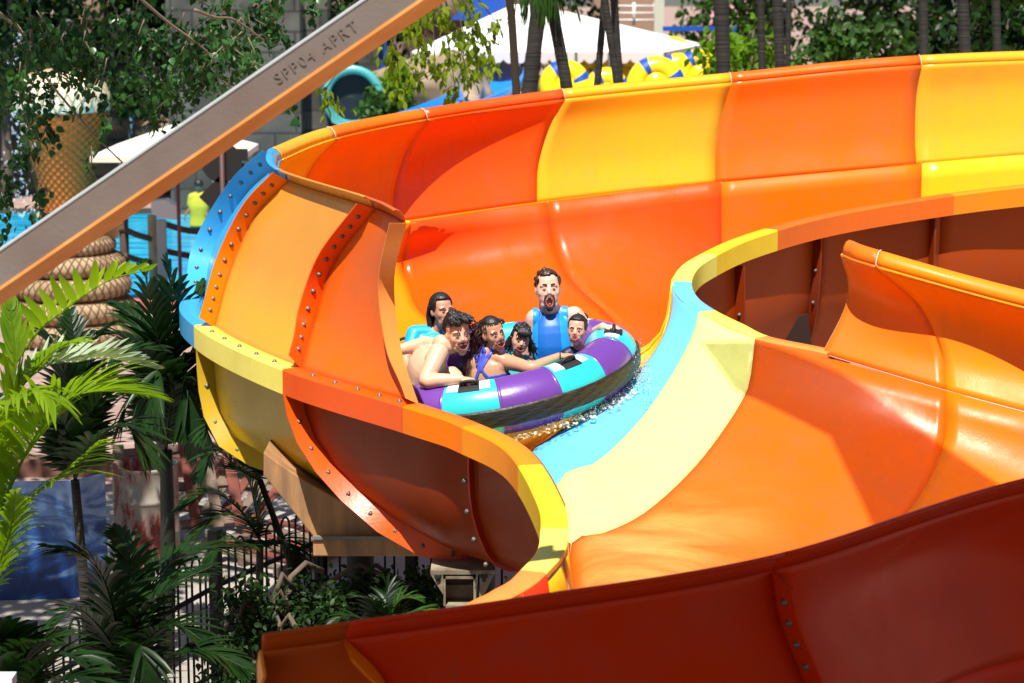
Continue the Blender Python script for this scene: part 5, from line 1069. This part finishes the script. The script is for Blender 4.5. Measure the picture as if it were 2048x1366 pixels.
# darker palm with a straight trunk
def upright_palm(name, base, crown, fr, label, m, L_, w_, n=28, trunk=.055, tm=None, seeds=0, group=None, **kw):
    root = empty(name, (base[0], base[1], 0), label, 'palm', group)
    if trunk: MB().tube(resamp([base, (np.array(base) + crown) / 2 + W(.02, 0, 0), crown], 12), list(np.linspace(trunk * 1.1, trunk * .7, 12)), 12).build('trunk', tm or PALMT, root)
    for i, pts in enumerate(fr):
        pp = [crown] + [P(*q) for q in pts]; frond(pp, L_, w_, m if not isinstance(m, list) else m[i % len(m)], root, n=n, seed=seeds + i, **kw)
    return root
cr = P(332, 900, 15.4); bs = P(325, 1200, 15.4); bs[2] = 0
upright_palm('palm', (bs[0], 15.4, 0), cr, [
    [(330, 760, 15.2), (300, 600, 15.0), (285, 520, 15.0)], [(335, 740, 15.3), (345, 600, 15.2), (330, 510, 15.2)], [(345, 740, 15.4), (385, 620, 15.4), (410, 560, 15.5)], [(350, 780, 15.3), (400, 690, 15.2), (425, 640, 15.2)],
    [(315, 770, 15.2), (260, 680, 15.0), (180, 660, 14.9)], [(350, 800, 15.1), (410, 760, 15.0), (450, 850, 15.0)], [(315, 800, 15.1), (270, 780, 15.0), (240, 850, 15.0)], [(325, 790, 15.0), (315, 740, 14.8), (300, 840, 14.7)],
    [(345, 790, 15.0), (370, 760, 14.9), (380, 860, 14.8)], [(320, 760, 15.4), (270, 640, 15.6), (220, 600, 15.7)], [(340, 820, 15.1), (370, 790, 15.2), (395, 900, 15.3)]],
    'dark green palm with a straight black trunk standing before the barrel', PLD, .46, .050, n=24, seeds=20, droop=.35, fwd=.95, vee=.2, trunk=.065, tm=mat('black_green_trunk', (.018, .022, .012), .6, noise=.5, nscale=3, bump=.3))
upright_palm('palm', (-1.25, 14.6, 0), P(520, 960, 14.6), [
    [(500, 880, 14.5), (460, 800, 14.4), (425, 770, 14.4)], [(480, 900, 14.4), (430, 840, 14.3), (400, 880, 14.2)], [(500, 860, 14.7), (480, 770, 14.8), (450, 740, 14.8)], [(480, 940, 14.3), (430, 900, 14.2), (395, 960, 14.1)]],
    'small dark palm tuft half hidden behind the yellow rib of the slide', PLD, .26, .030, n=22, seeds=40, droop=.3, fwd=.8, vee=.2, trunk=.03)
upright_palm('palm', (-1.85, 14.6, 0), P(520, 1080, 14.6), [
    [(480, 1020, 14.5), (420, 985, 14.4), (345, 1025, 14.3)], [(490, 1040, 14.4), (440, 1030, 14.3), (370, 1085, 14.2)], [(510, 1010, 14.6), (490, 950, 14.6), (440, 930, 14.6)], [(500, 1090, 14.3), (450, 1080, 14.2), (410, 1150, 14.1)], [(540, 1090, 14.4), (570, 1080, 14.3), (600, 1150, 14.2)]],
    'dark fern-like palm spreading its fronds across the black fence', [PLD, LFD], .24, .026, n=26, seeds=50, droop=.3, fwd=.7, vee=.3, trunk=.035)
upright_palm('palm', (-2.2, 11.6, 0), P(250, 1400, 11.6), [
    [(235, 1260, 11.5), (190, 1130, 11.4), (85, 1090, 11.4)], [(270, 1260, 11.5), (330, 1180, 11.5), (430, 1130, 11.6)], [(230, 1300, 11.4), (160, 1220, 11.2), (100, 1250, 11.1)], [(290, 1290, 11.4), (350, 1250, 11.3), (430, 1300, 11.2)],
    [(250, 1230, 11.7), (260, 1120, 11.8), (225, 1050, 11.9)], [(310, 1330, 11.2), (400, 1300, 11.1), (500, 1340, 11.0)], [(200, 1330, 11.2), (120, 1290, 11.0), (20, 1320, 10.9)], [(280, 1220, 11.8), (360, 1110, 12.0), (500, 1090, 12.1)], [(270, 1330, 11.2), (280, 1290, 11.0), (300, 1370, 10.9)]],
    'big dark palm clump with arching fronds at the bottom left', PLD, .36, .034, n=32, seeds=60, droop=.35, fwd=.75, vee=.3, trunk=.05)
upright_palm('palm', (-2.9, 10.6, 0), P(20, 1420, 10.6), [
    [(20, 1330, 10.5), (10, 1270, 10.4), (-20, 1230, 10.3)], [(40, 1340, 10.5), (70, 1290, 10.4), (130, 1270, 10.3)], [(60, 1360, 10.3), (120, 1310, 10.2), (200, 1330, 10.1)], [(0, 1350, 10.4), (-40, 1300, 10.3), (-80, 1310, 10.2)], [(80, 1380, 10.2), (150, 1350, 10.0), (230, 1390, 9.9)]],
    'dark low palm in the bottom left corner below the mural', [PLD, LFD], .34, .045, n=22, seeds=80, droop=.3, fwd=.8, vee=.3, trunk=.04)
upright_palm('palm', (-.35, 11.9, 0), P(770, 1300, 11.9), [
    [(760, 1240, 11.8), (740, 1200, 11.7), (700, 1190, 11.7)], [(780, 1240, 11.8), (800, 1200, 11.8), (840, 1195, 11.8)], [(750, 1260, 11.7), (700, 1230, 11.6), (660, 1250, 11.5)], [(790, 1250, 11.7), (840, 1220, 11.6), (880, 1240, 11.6)], [(770, 1230, 11.9), (775, 1180, 12.0), (760, 1150, 12.0)]],
    'small dark palm under the tan support beam', [PLD, LFM], .20, .022, n=22, seeds=90, droop=.3, fwd=.8, vee=.3, trunk=.03)
# fan of fronds hanging at the top centre
fr_ = empty('palm', (P(1075, 0, 24)[0], 24, 0), 'drooping green palm fan hanging at the top edge before the marquee', 'palm'); MB().tube([(P(1075, 0, 24)[0] + .9, 24, 0), (P(1075, 0, 24)[0] + .3, 24, 4), P(1075, -130, 24)], .07, 10).build('trunk', PALMT, fr_)
for i, x in enumerate((1035, 1060, 1085, 1110, 1140)): frond([P(1075, -130, 24), P(1070 + (x - 1075) * .6, -80, 23.9), P(x, -20, 23.8), P(x + (x - 1085) * .4, 40, 23.8)], .28, .035, LFM, fr_, n=12, seed=100 + i, droop=.7, fwd=1.4, vee=.1)
# leafy shrub with small glossy leaves before the fence
rnd = np.random.RandomState(5)
c = P(525, 1270, 12.4); tree((c[0], 12.4), 1.0, [(P(500, 1220, 12.4), (.22, .2, .18)), (P(560, 1270, 12.4), (.25, .2, .2)), (P(470, 1330, 12.3), (.2, .2, .25)), (P(630, 1215, 12.6), (.2, .2, .18)), (P(600, 1330, 12.3), (.3, .2, .2))], 'glossy small-leaved shrub in front of the black fence', LFD, seed=91, n=24, k=30, size=.045, spread=.05, name='shrub', tr=.02, cat='shrub')
c = P(860, 1200, 13.5); tree((c[0], 13.5), .9, [(P(830, 1190, 13.5), (.3, .3, .16)), (P(700, 1205, 13.6), (.3, .3, .18)), (P(780, 1240, 13.3), (.4, .3, .2))], 'dark shrub in the shade under the slide support', LFD, seed=92, n=24, k=30, size=.05, spread=.06, name='shrub', tr=.02, cat='shrub')
# overhanging tree, upper left: heart-shaped leaves on hanging twigs
rnd = np.random.RandomState(8)
tl = empty('overhanging_tree', (-8.5, 19, 0), 'dark green broadleaf tree whose twigs hang over the upper left corner', 'tree')
mb = MB(); tk_ = MB(); tk_.tube(resamp([(-8.5, 19, 0), (-8.2, 18.8, 3), (-7.2, 18.2, 6.5)], 12), list(np.linspace(.24, .12, 12)), 12)
cent = []
for (x, y, d, sx, sy, n_) in ((40, 60, 17, 90, 60, 13), (150, 100, 17, 70, 60, 10), (80, 165, 16.6, 70, 30, 5), (30, 290, 16.4, 40, 60, 3), (140, 280, 16.8, 60, 40, 1), (250, 60, 18.5, 70, 60, 8), (380, 60, 19, 80, 55, 12), (470, 60, 18, 70, 60, 11), (420, 150, 18.5, 70, 50, 9), (330, 150, 19, 60, 50, 7), (520, 20, 18.5, 50, 25, 5), (30, 410, 16.4, 30, 60, 3), (600, 15, 18.5, 60, 20, 4)):
    for _ in range(n_):
        a = P(x + rnd.normal() * sx * .6, y + rnd.normal() * sy * .6 - 25, d + rnd.normal() * .5); L_ = rnd.uniform(.25, .6)
        q = resamp([a, a + W(rnd.normal() * .1, rnd.normal() * .08, -L_ * .45), a + W(rnd.normal() * .16, rnd.normal() * .1, -L_)], 10); mb.tube(q, list(np.linspace(.006, .002, 10)), 4)
        for p in q[1:]: cent.append(p + rnd.normal(size=(5, 3)) * .035)
for pts in (((-30, 0), (60, 90), (40, 180), (70, 300)), ((0, 105), (40, 90), (62, 60), (52, -20)), ((62, 60), (75, 130), (180, 260), (250, 330)), ((250, -30), (330, 40), (420, 110), (440, 180)), ((390, 20), (430, 35), (470, 40), (540, 90))):
    mb.tube(resamp([P(x, y, 16.8 + i * .3) for i, (x, y) in enumerate(pts)], 16), list(np.linspace(.014, .006, 16)), 6)
for e_ in ((-4.3, 17, 5.6), (-3.0, 18.5, 5.7), (-2.2, 18, 5.9), (-5, 16.5, 5.4)): tk_.tube(resamp([(-7.2, 18.2, 6.5), (-5.5, 17.8, 6.9), e_], 10), list(np.linspace(.10, .02, 10)), 8)
mb.build('twigs', TWIG, tl); tk_.build('trunk', BARK, tl)
cen = np.concatenate(cent); leaves_obj('crown', cen, .062, leafmat('heart_leaf', (.045, .13, .03), (.015, .055, .015), .3, .2), tl, 3, shape=1.25, droop=.9)
up_ = clumps(rnd, [((-6.5, 18, 7.6), (2.2, 2.2, 1.0)), ((-4.2, 17.3, 7.3), (1.3, 2.0, .9)), ((-4.4, 14.9, 7.6), (1.5, 1.6, .8)), ((-5.2, 13.0, 7.6), (1.4, 1.3, .8))], 70, 22, .22); leaves_obj('upper_crown', up_, .13, LFM, tl, 4, shape=1.3)
# yellow-green sprays in the middle
ty = empty('overhanging_tree', (.6, 23.5, 0), 'yellow-green leaf sprays hanging in front of the rocks and the marquee', 'tree'); mb = MB(); mb.tube(resamp([(.02, 23.5, 0), (.04, 23.4, 4), (-.3, 22.6, 6.8)], 10), list(np.linspace(.05, .04, 10)), 10); cent = []
for (x, y) in ((650, 200), (760, 60), (790, 30), (780, 110), (800, 140), (830, 60), (850, 110), (880, 30), (900, 60), (900, 120), (930, 150), (950, 60), (960, 110), (980, 130), (870, 150), (830, 170), (930, 90), (740, 40), (700, 30), (990, 60), (910, 190), (860, 10), (800, 5), (940, 15)):
    a = P(x, y - 20, 22 + rnd.normal() * .4)
    for _ in range(2):
        q = resamp([a, a + W(rnd.normal() * .06, 0, -.08), a + W(rnd.normal() * .12, 0, -.18)], 5); mb.tube(q, .003, 4)
        for p in q: cent.append(p + rnd.normal(size=(3, 3)) * .035)
    mb.tube(resamp([P(860, -70, 22.3), P((860 + x) / 2, (y - 70) / 2 - 30, 22.2), a], 8), .006, 4)
mb.tube(resamp([(-.3, 22.6, 6.8), (-.5, 22.4, 6.4), P(860, -70, 22.3)], 6), .04, 6)
mb.build('trunk', mat('dark_twig', (.05, .035, .02), .8), ty); leaves_obj('crown', np.concatenate(cent), .105, LFY, ty, 6, shape=2.1, droop=1.4)

upright_palm('palm', (-2.75, 13.4, 0), P(150, 960, 13.4), [
    [(150, 840, 13.3), (120, 720, 13.2), (60, 640, 13.2)], [(160, 820, 13.4), (180, 700, 13.4), (230, 640, 13.4)], [(170, 850, 13.3), (230, 770, 13.2), (300, 780, 13.1)], [(130, 860, 13.2), (70, 800, 13.1), (0, 790, 13.0)], [(150, 830, 13.5), (150, 710, 13.6), (140, 620, 13.7)], [(180, 890, 13.2), (250, 850, 13.1), (300, 920, 13.0)], [(170, 860, 13.5), (240, 720, 13.6), (330, 690, 13.7)]],
    'dark palm filling the gap behind the bright sunlit fronds', PLD, .38, .045, n=24, seeds=120, droop=.35, fwd=.9, vee=.25, trunk=.04)
# ------------------------------------------------------------------ things on the ground, lower left
BLK = mat('black_fence_paint', (.004, .004, .004), .5, spec=.2)
def bow_fence(a, b, label, posts=()):
    a, b = np.array(a, float), np.array(b, float); L_ = np.linalg.norm(b - a); t = (b - a) / L_; root = empty('bow_top_fence', a, label, 'fence'); n = int(L_ / .19)
    for i in range(min(n, 48)):
        p = a + t * (i + .25) * L_ / n; w_ = .058
        pts = [p + W(0, 0, .05), p + W(0, 0, 1.0)] + [p + t * (w_ - w_ * math.cos(x)) + W(0, 0, 1.0 + w_ * 1.3 * math.sin(x)) for x in np.linspace(.3, math.pi - .3, 7)] + [p + t * w_ * 2 + W(0, 0, 1.0), p + t * w_ * 2 + W(0, 0, .05)]
        MB().tube(pts, .009, 6).build('hoop', BLK, root)
    m = MB()
    for z in (.14, .78):
        c_ = (a + b) / 2; m.box((c_[0], c_[1], z), (L_, .012, .035), rz=math.atan2(t[1], t[0])); m.build('rail', BLK, root, smooth=False); m = MB()
    for f in posts:
        p = a + t * L_ * f; MB().box((p[0], p[1], .6), (.075, .075, 1.2), rz=math.atan2(t[1], t[0])).build('post', BLK, root, smooth=False)
    return root
f0 = PZ(60, 1290, 1.05); f1 = PZ(430, 1100, 1.05); f2 = PZ(640, 1012, 1.05); g_ = lambda p: (p[0], p[1], 0)
bow_fence(g_(f0), g_(f1), 'black bow-top railing rising to the thick post', posts=(0, 1)); bow_fence(g_(f1), g_(f2), 'black bow-top railing from the thick post towards the slide support', posts=(1,)); f3 = PZ(900, 1105, 1.0)
bow_fence(g_(f2), (f3[0] + .4, f2[1] - .6, 0), 'black bow-top railing in the shade below the tan support', posts=(.5,))
# rusty barrel
bm_ = bpy.data.materials.new('peeling_barrel_paint'); bm_.use_nodes = True; t = bm_.node_tree; b = t.nodes['Principled BSDF']; tc = t.nodes.new('ShaderNodeTexCoord'); n = t.nodes.new('ShaderNodeTexNoise'); n.inputs['Scale'].default_value = 5.5; n.inputs['Detail'].default_value = 8; n.inputs['Roughness'].default_value = .7
mp = t.nodes.new('ShaderNodeMapping'); mp.inputs['Scale'].default_value = (1.2, 1.2, .45); t.links.new(tc.outputs['Object'], mp.inputs[0]); t.links.new(mp.outputs[0], n.inputs['Vector'])
rp = t.nodes.new('ShaderNodeValToRGB'); cr_ = rp.color_ramp; cr_.elements[0].position = .44; cr_.elements[0].color = (.30, .27, .22, 1); cr_.elements[1].position = .56; cr_.elements[1].color = (.20, .03, .025, 1); e_ = cr_.elements.new(.49); e_.color = (.34, .22, .18, 1); t.links.new(n.outputs['Fac'], rp.inputs[0]); t.links.new(rp.outputs[0], b.inputs['Base Color']); b.inputs['Roughness'].default_value = .65
bc = PZ(296, 1125, 0); br_ = empty('metal_drum', (bc[0], bc[1], 0), 'dented steel drum with peeling red and white paint, standing open-topped on the path', 'drum'); rr = .285
pr = [(rr, .02), (rr + .008, .0), (rr + .008, .02), (rr, .03), (rr, .28), (rr + .012, .295), (rr, .31), (rr, .58), (rr + .012, .595), (rr, .61), (rr, .86), (rr + .012, .88), (rr + .004, .895), (rr - .014, .89), (rr - .02, .85), (rr - .02, .1), (.001, .09)]
MB().grid([[(bc[0] + r * math.cos(a), bc[1] + r * math.sin(a), z) for a in np.linspace(0, 2 * math.pi, 44, endpoint=False)] for r, z in pr], close_v=True).build('drum_body', bm_, br_)
# wave mural box
wmt = bpy.data.materials.new('wave_mural'); wmt.use_nodes = True; t = wmt.node_tree; b = t.nodes['Principled BSDF']; tc = t.nodes.new('ShaderNodeTexCoord'); mp = t.nodes.new('ShaderNodeMapping'); mp.inputs['Rotation'].default_value = (0, R(25), 0); mp.inputs['Scale'].default_value = (1.3, 1.3, 3.2); t.links.new(tc.outputs['Object'], mp.inputs[0])
n = t.nodes.new('ShaderNodeTexNoise'); n.inputs['Scale'].default_value = 1.1; n.inputs['Detail'].default_value = 5; n.inputs['Distortion'].default_value = 1.6; t.links.new(mp.outputs[0], n.inputs['Vector']); sx = t.nodes.new('ShaderNodeSeparateXYZ'); t.links.new(tc.outputs['Object'], sx.inputs[0])
ma = t.nodes.new('ShaderNodeMath'); ma.operation = 'MULTIPLY_ADD'; ma.inputs[1].default_value = .42; t.links.new(sx.outputs['Z'], ma.inputs[0]); m2 = t.nodes.new('ShaderNodeMath'); m2.operation = 'MULTIPLY_ADD'; m2.inputs[1].default_value = 1.0; m2.inputs[2].default_value = -.22; t.links.new(n.outputs['Fac'], m2.inputs[0]); t.links.new(m2.outputs[0], ma.inputs[2])
rp = t.nodes.new('ShaderNodeValToRGB'); c_ = rp.color_ramp; c_.elements[0].position = .34; c_.elements[0].color = (.006, .03, .13, 1); c_.elements[1].position = .85; c_.elements[1].color = (.10, .19, .40, 1)
for p_, k_ in ((.42, (.012, .07, .27)), (.5, (.14, .26, .48)), (.58, (.03, .10, .32)), (.68, (.22, .32, .55))): e_ = c_.elements.new(p_); e_.color = k_ + (1,)
t.links.new(ma.outputs[0], rp.inputs[0]); t.links.new(rp.outputs[0], b.inputs['Base Color']); b.inputs['Roughness'].default_value = .4
m0, m1, m2_ = PZ(-150, 1205, 0), PZ(150, 1197, 0), PZ(216, 1180, 0); ht = 1.0; mu = empty('mural_hoarding', m1, 'blue hoarding painted with breaking waves beside the drum', 'hoarding'); mu.location.z = 0
for a, b_, nm in ((m0, m1, 'front_panel'), (m1, m2_, 'side_panel')): a = a.copy(); b_ = b_.copy(); MB().prism([a, b_, b_ + W(0, 0, ht), a + W(0, 0, ht)], (0, .04, 0)).build(nm, wmt, mu, smooth=False)
# broken pallets
PW = mat('grey_pallet_wood', (.20, .14, .10), .85, noise=.4, nscale=8, bump=.3); PR = mat('red_painted_wood', (.20, .05, .03), .8, noise=.4, nscale=7)
def pallet(c, rz, rx, label, n=6, w=1.0, l_=.9, red=False):
    root = empty('wooden_pallet', c, label, 'pallet'); root.rotation_euler = (rx, 0, rz); C0 = W(*c)
    def part(name, cc, size, m): o = MB().box(cc, size).build(name, m, None, smooth=False); o.parent = root
    for i in range(n): part('board', ((i / (n - 1) - .5) * w, 0, .06), (.10, l_, .018), PR if red and i % 2 else PW)
    for y in (-.42, 0, .42): part('bearer', (0, y * l_, .02), (w + .1, .07, .06), PW)
q = PZ(400, 1000, 0); pallet((q[0], 19.2, .45), R(20), R(52), 'broken grey pallet leaning behind the drum', red=True); pallet((q[0] + .5, 19.7, .35), R(-35), R(35), 'pallet with red slats tipped beside the first', red=True); pallet((q[0] + 1.0, 18.4, .08), R(60), R(6), 'pallet lying almost flat by the black fence', red=True)
lw = PZ(200, 905, 0); o = MB().box((lw[0] - 1.0, 21.6, .08), (6.5, .28, .2)).build('low_wall', mat('brown_low_wall', (.20, .09, .06), .85, noise=.4, nscale=3), None, smooth=False); tag(o, 'low red-brown wall running behind the mural and drum', 'wall'); mod_bevel(o, .02)
q = P(18, 1350, 9.6); o = MB().box((q[0] - .05, 9.7, q[2] - .06), (.10, .1, .05)).build('white_ledge', mat('white_paint', (.75, .76, .78), .5), None, smooth=False); tag(o, 'small white ledge corner poking in at the bottom left corner', 'ledge')
# water: film on the slide floor, splash round the raft
rnd = np.random.RandomState(3); m = MB()
def floor_pt(u, k): return crpt(LS, u)[k]
WAT = mat('splash_water', (.92, .95, .96), .05, trans=.55, spec=.8)
for i in range(900):
    ph = R(rnd.uniform(15, 88)); rad = RR + RT * .55 + abs(rnd.normal()) * .055; p = RP(rad * math.sin(ph), -rad * math.cos(ph), -RT * .9 + abs(rnd.normal()) * .035 * (1 + 1.5 * (ph > 1.25)))
    m.ball(p, (rnd.uniform(.001, .005), rnd.uniform(.001, .006), rnd.uniform(.001, .004)), 5, 3)
for i in range(500):
    p = RP(.99 + rnd.normal() * .045, -.22 + rnd.normal() * .20, -.12 + abs(rnd.normal()) * .07); m.ball(p, (rnd.uniform(.001, .0045), rnd.uniform(.001, .0045), rnd.uniform(.001, .008)), 5, 3)
tag(m.build('water_splash', WAT, None), 'white spray and droplets thrown up along the raft edge', 'splash', None, 'stuff')
from mathutils import noise as NZ
rows = []
for j in range(260):
    ph = R(8 + 78 * j / 259); row = []
    for k in range(14):
        a = math.pi * k / 13; q = Vector((j * .11, k * .5, 3.3)); nn_ = abs(NZ.noise(q)) * 2 + .4 * abs(NZ.noise(q * 3)); hgt = (.006 + .030 * nn_ * (.5 + .9 * (j / 259) ** 2)); wd_ = .05 + .03 * NZ.noise(q * .7)
        rad = RR + RT * .55 + .06 + wd_ * math.cos(a); row.append(RP(rad * math.sin(ph), -rad * math.cos(ph), -RT * .98 + hgt * math.sin(a)))
    rows.append(row)
fm = bpy.data.materials.new('foam'); fm.use_nodes = True; t = fm.node_tree; b = t.nodes['Principled BSDF']; out = t.nodes['Material Output']; tc = t.nodes.new('ShaderNodeTexCoord'); n = t.nodes.new('ShaderNodeTexNoise'); n.inputs['Scale'].default_value = 38; n.inputs['Detail'].default_value = 6; t.links.new(tc.outputs['Object'], n.inputs['Vector'])
mr = t.nodes.new('ShaderNodeMapRange'); mr.inputs[1].default_value = .50; mr.inputs[2].default_value = .70; t.links.new(n.outputs['Fac'], mr.inputs[0]); tr = t.nodes.new('ShaderNodeBsdfTransparent'); mx = t.nodes.new('ShaderNodeMixShader'); b.inputs['Base Color'].default_value = (.85, .82, .66, 1); b.inputs['Roughness'].default_value = .15
t.links.new(mr.outputs[0], mx.inputs[0]); t.links.new(tr.outputs[0], mx.inputs[1]); t.links.new(b.outputs[0], mx.inputs[2]); t.links.new(mx.outputs[0], out.inputs[0])
tag(MB().grid(rows).build('foam_crest', fm, None), 'ragged foam crest where the raft meets the wet trough', 'foam', None, 'stuff')
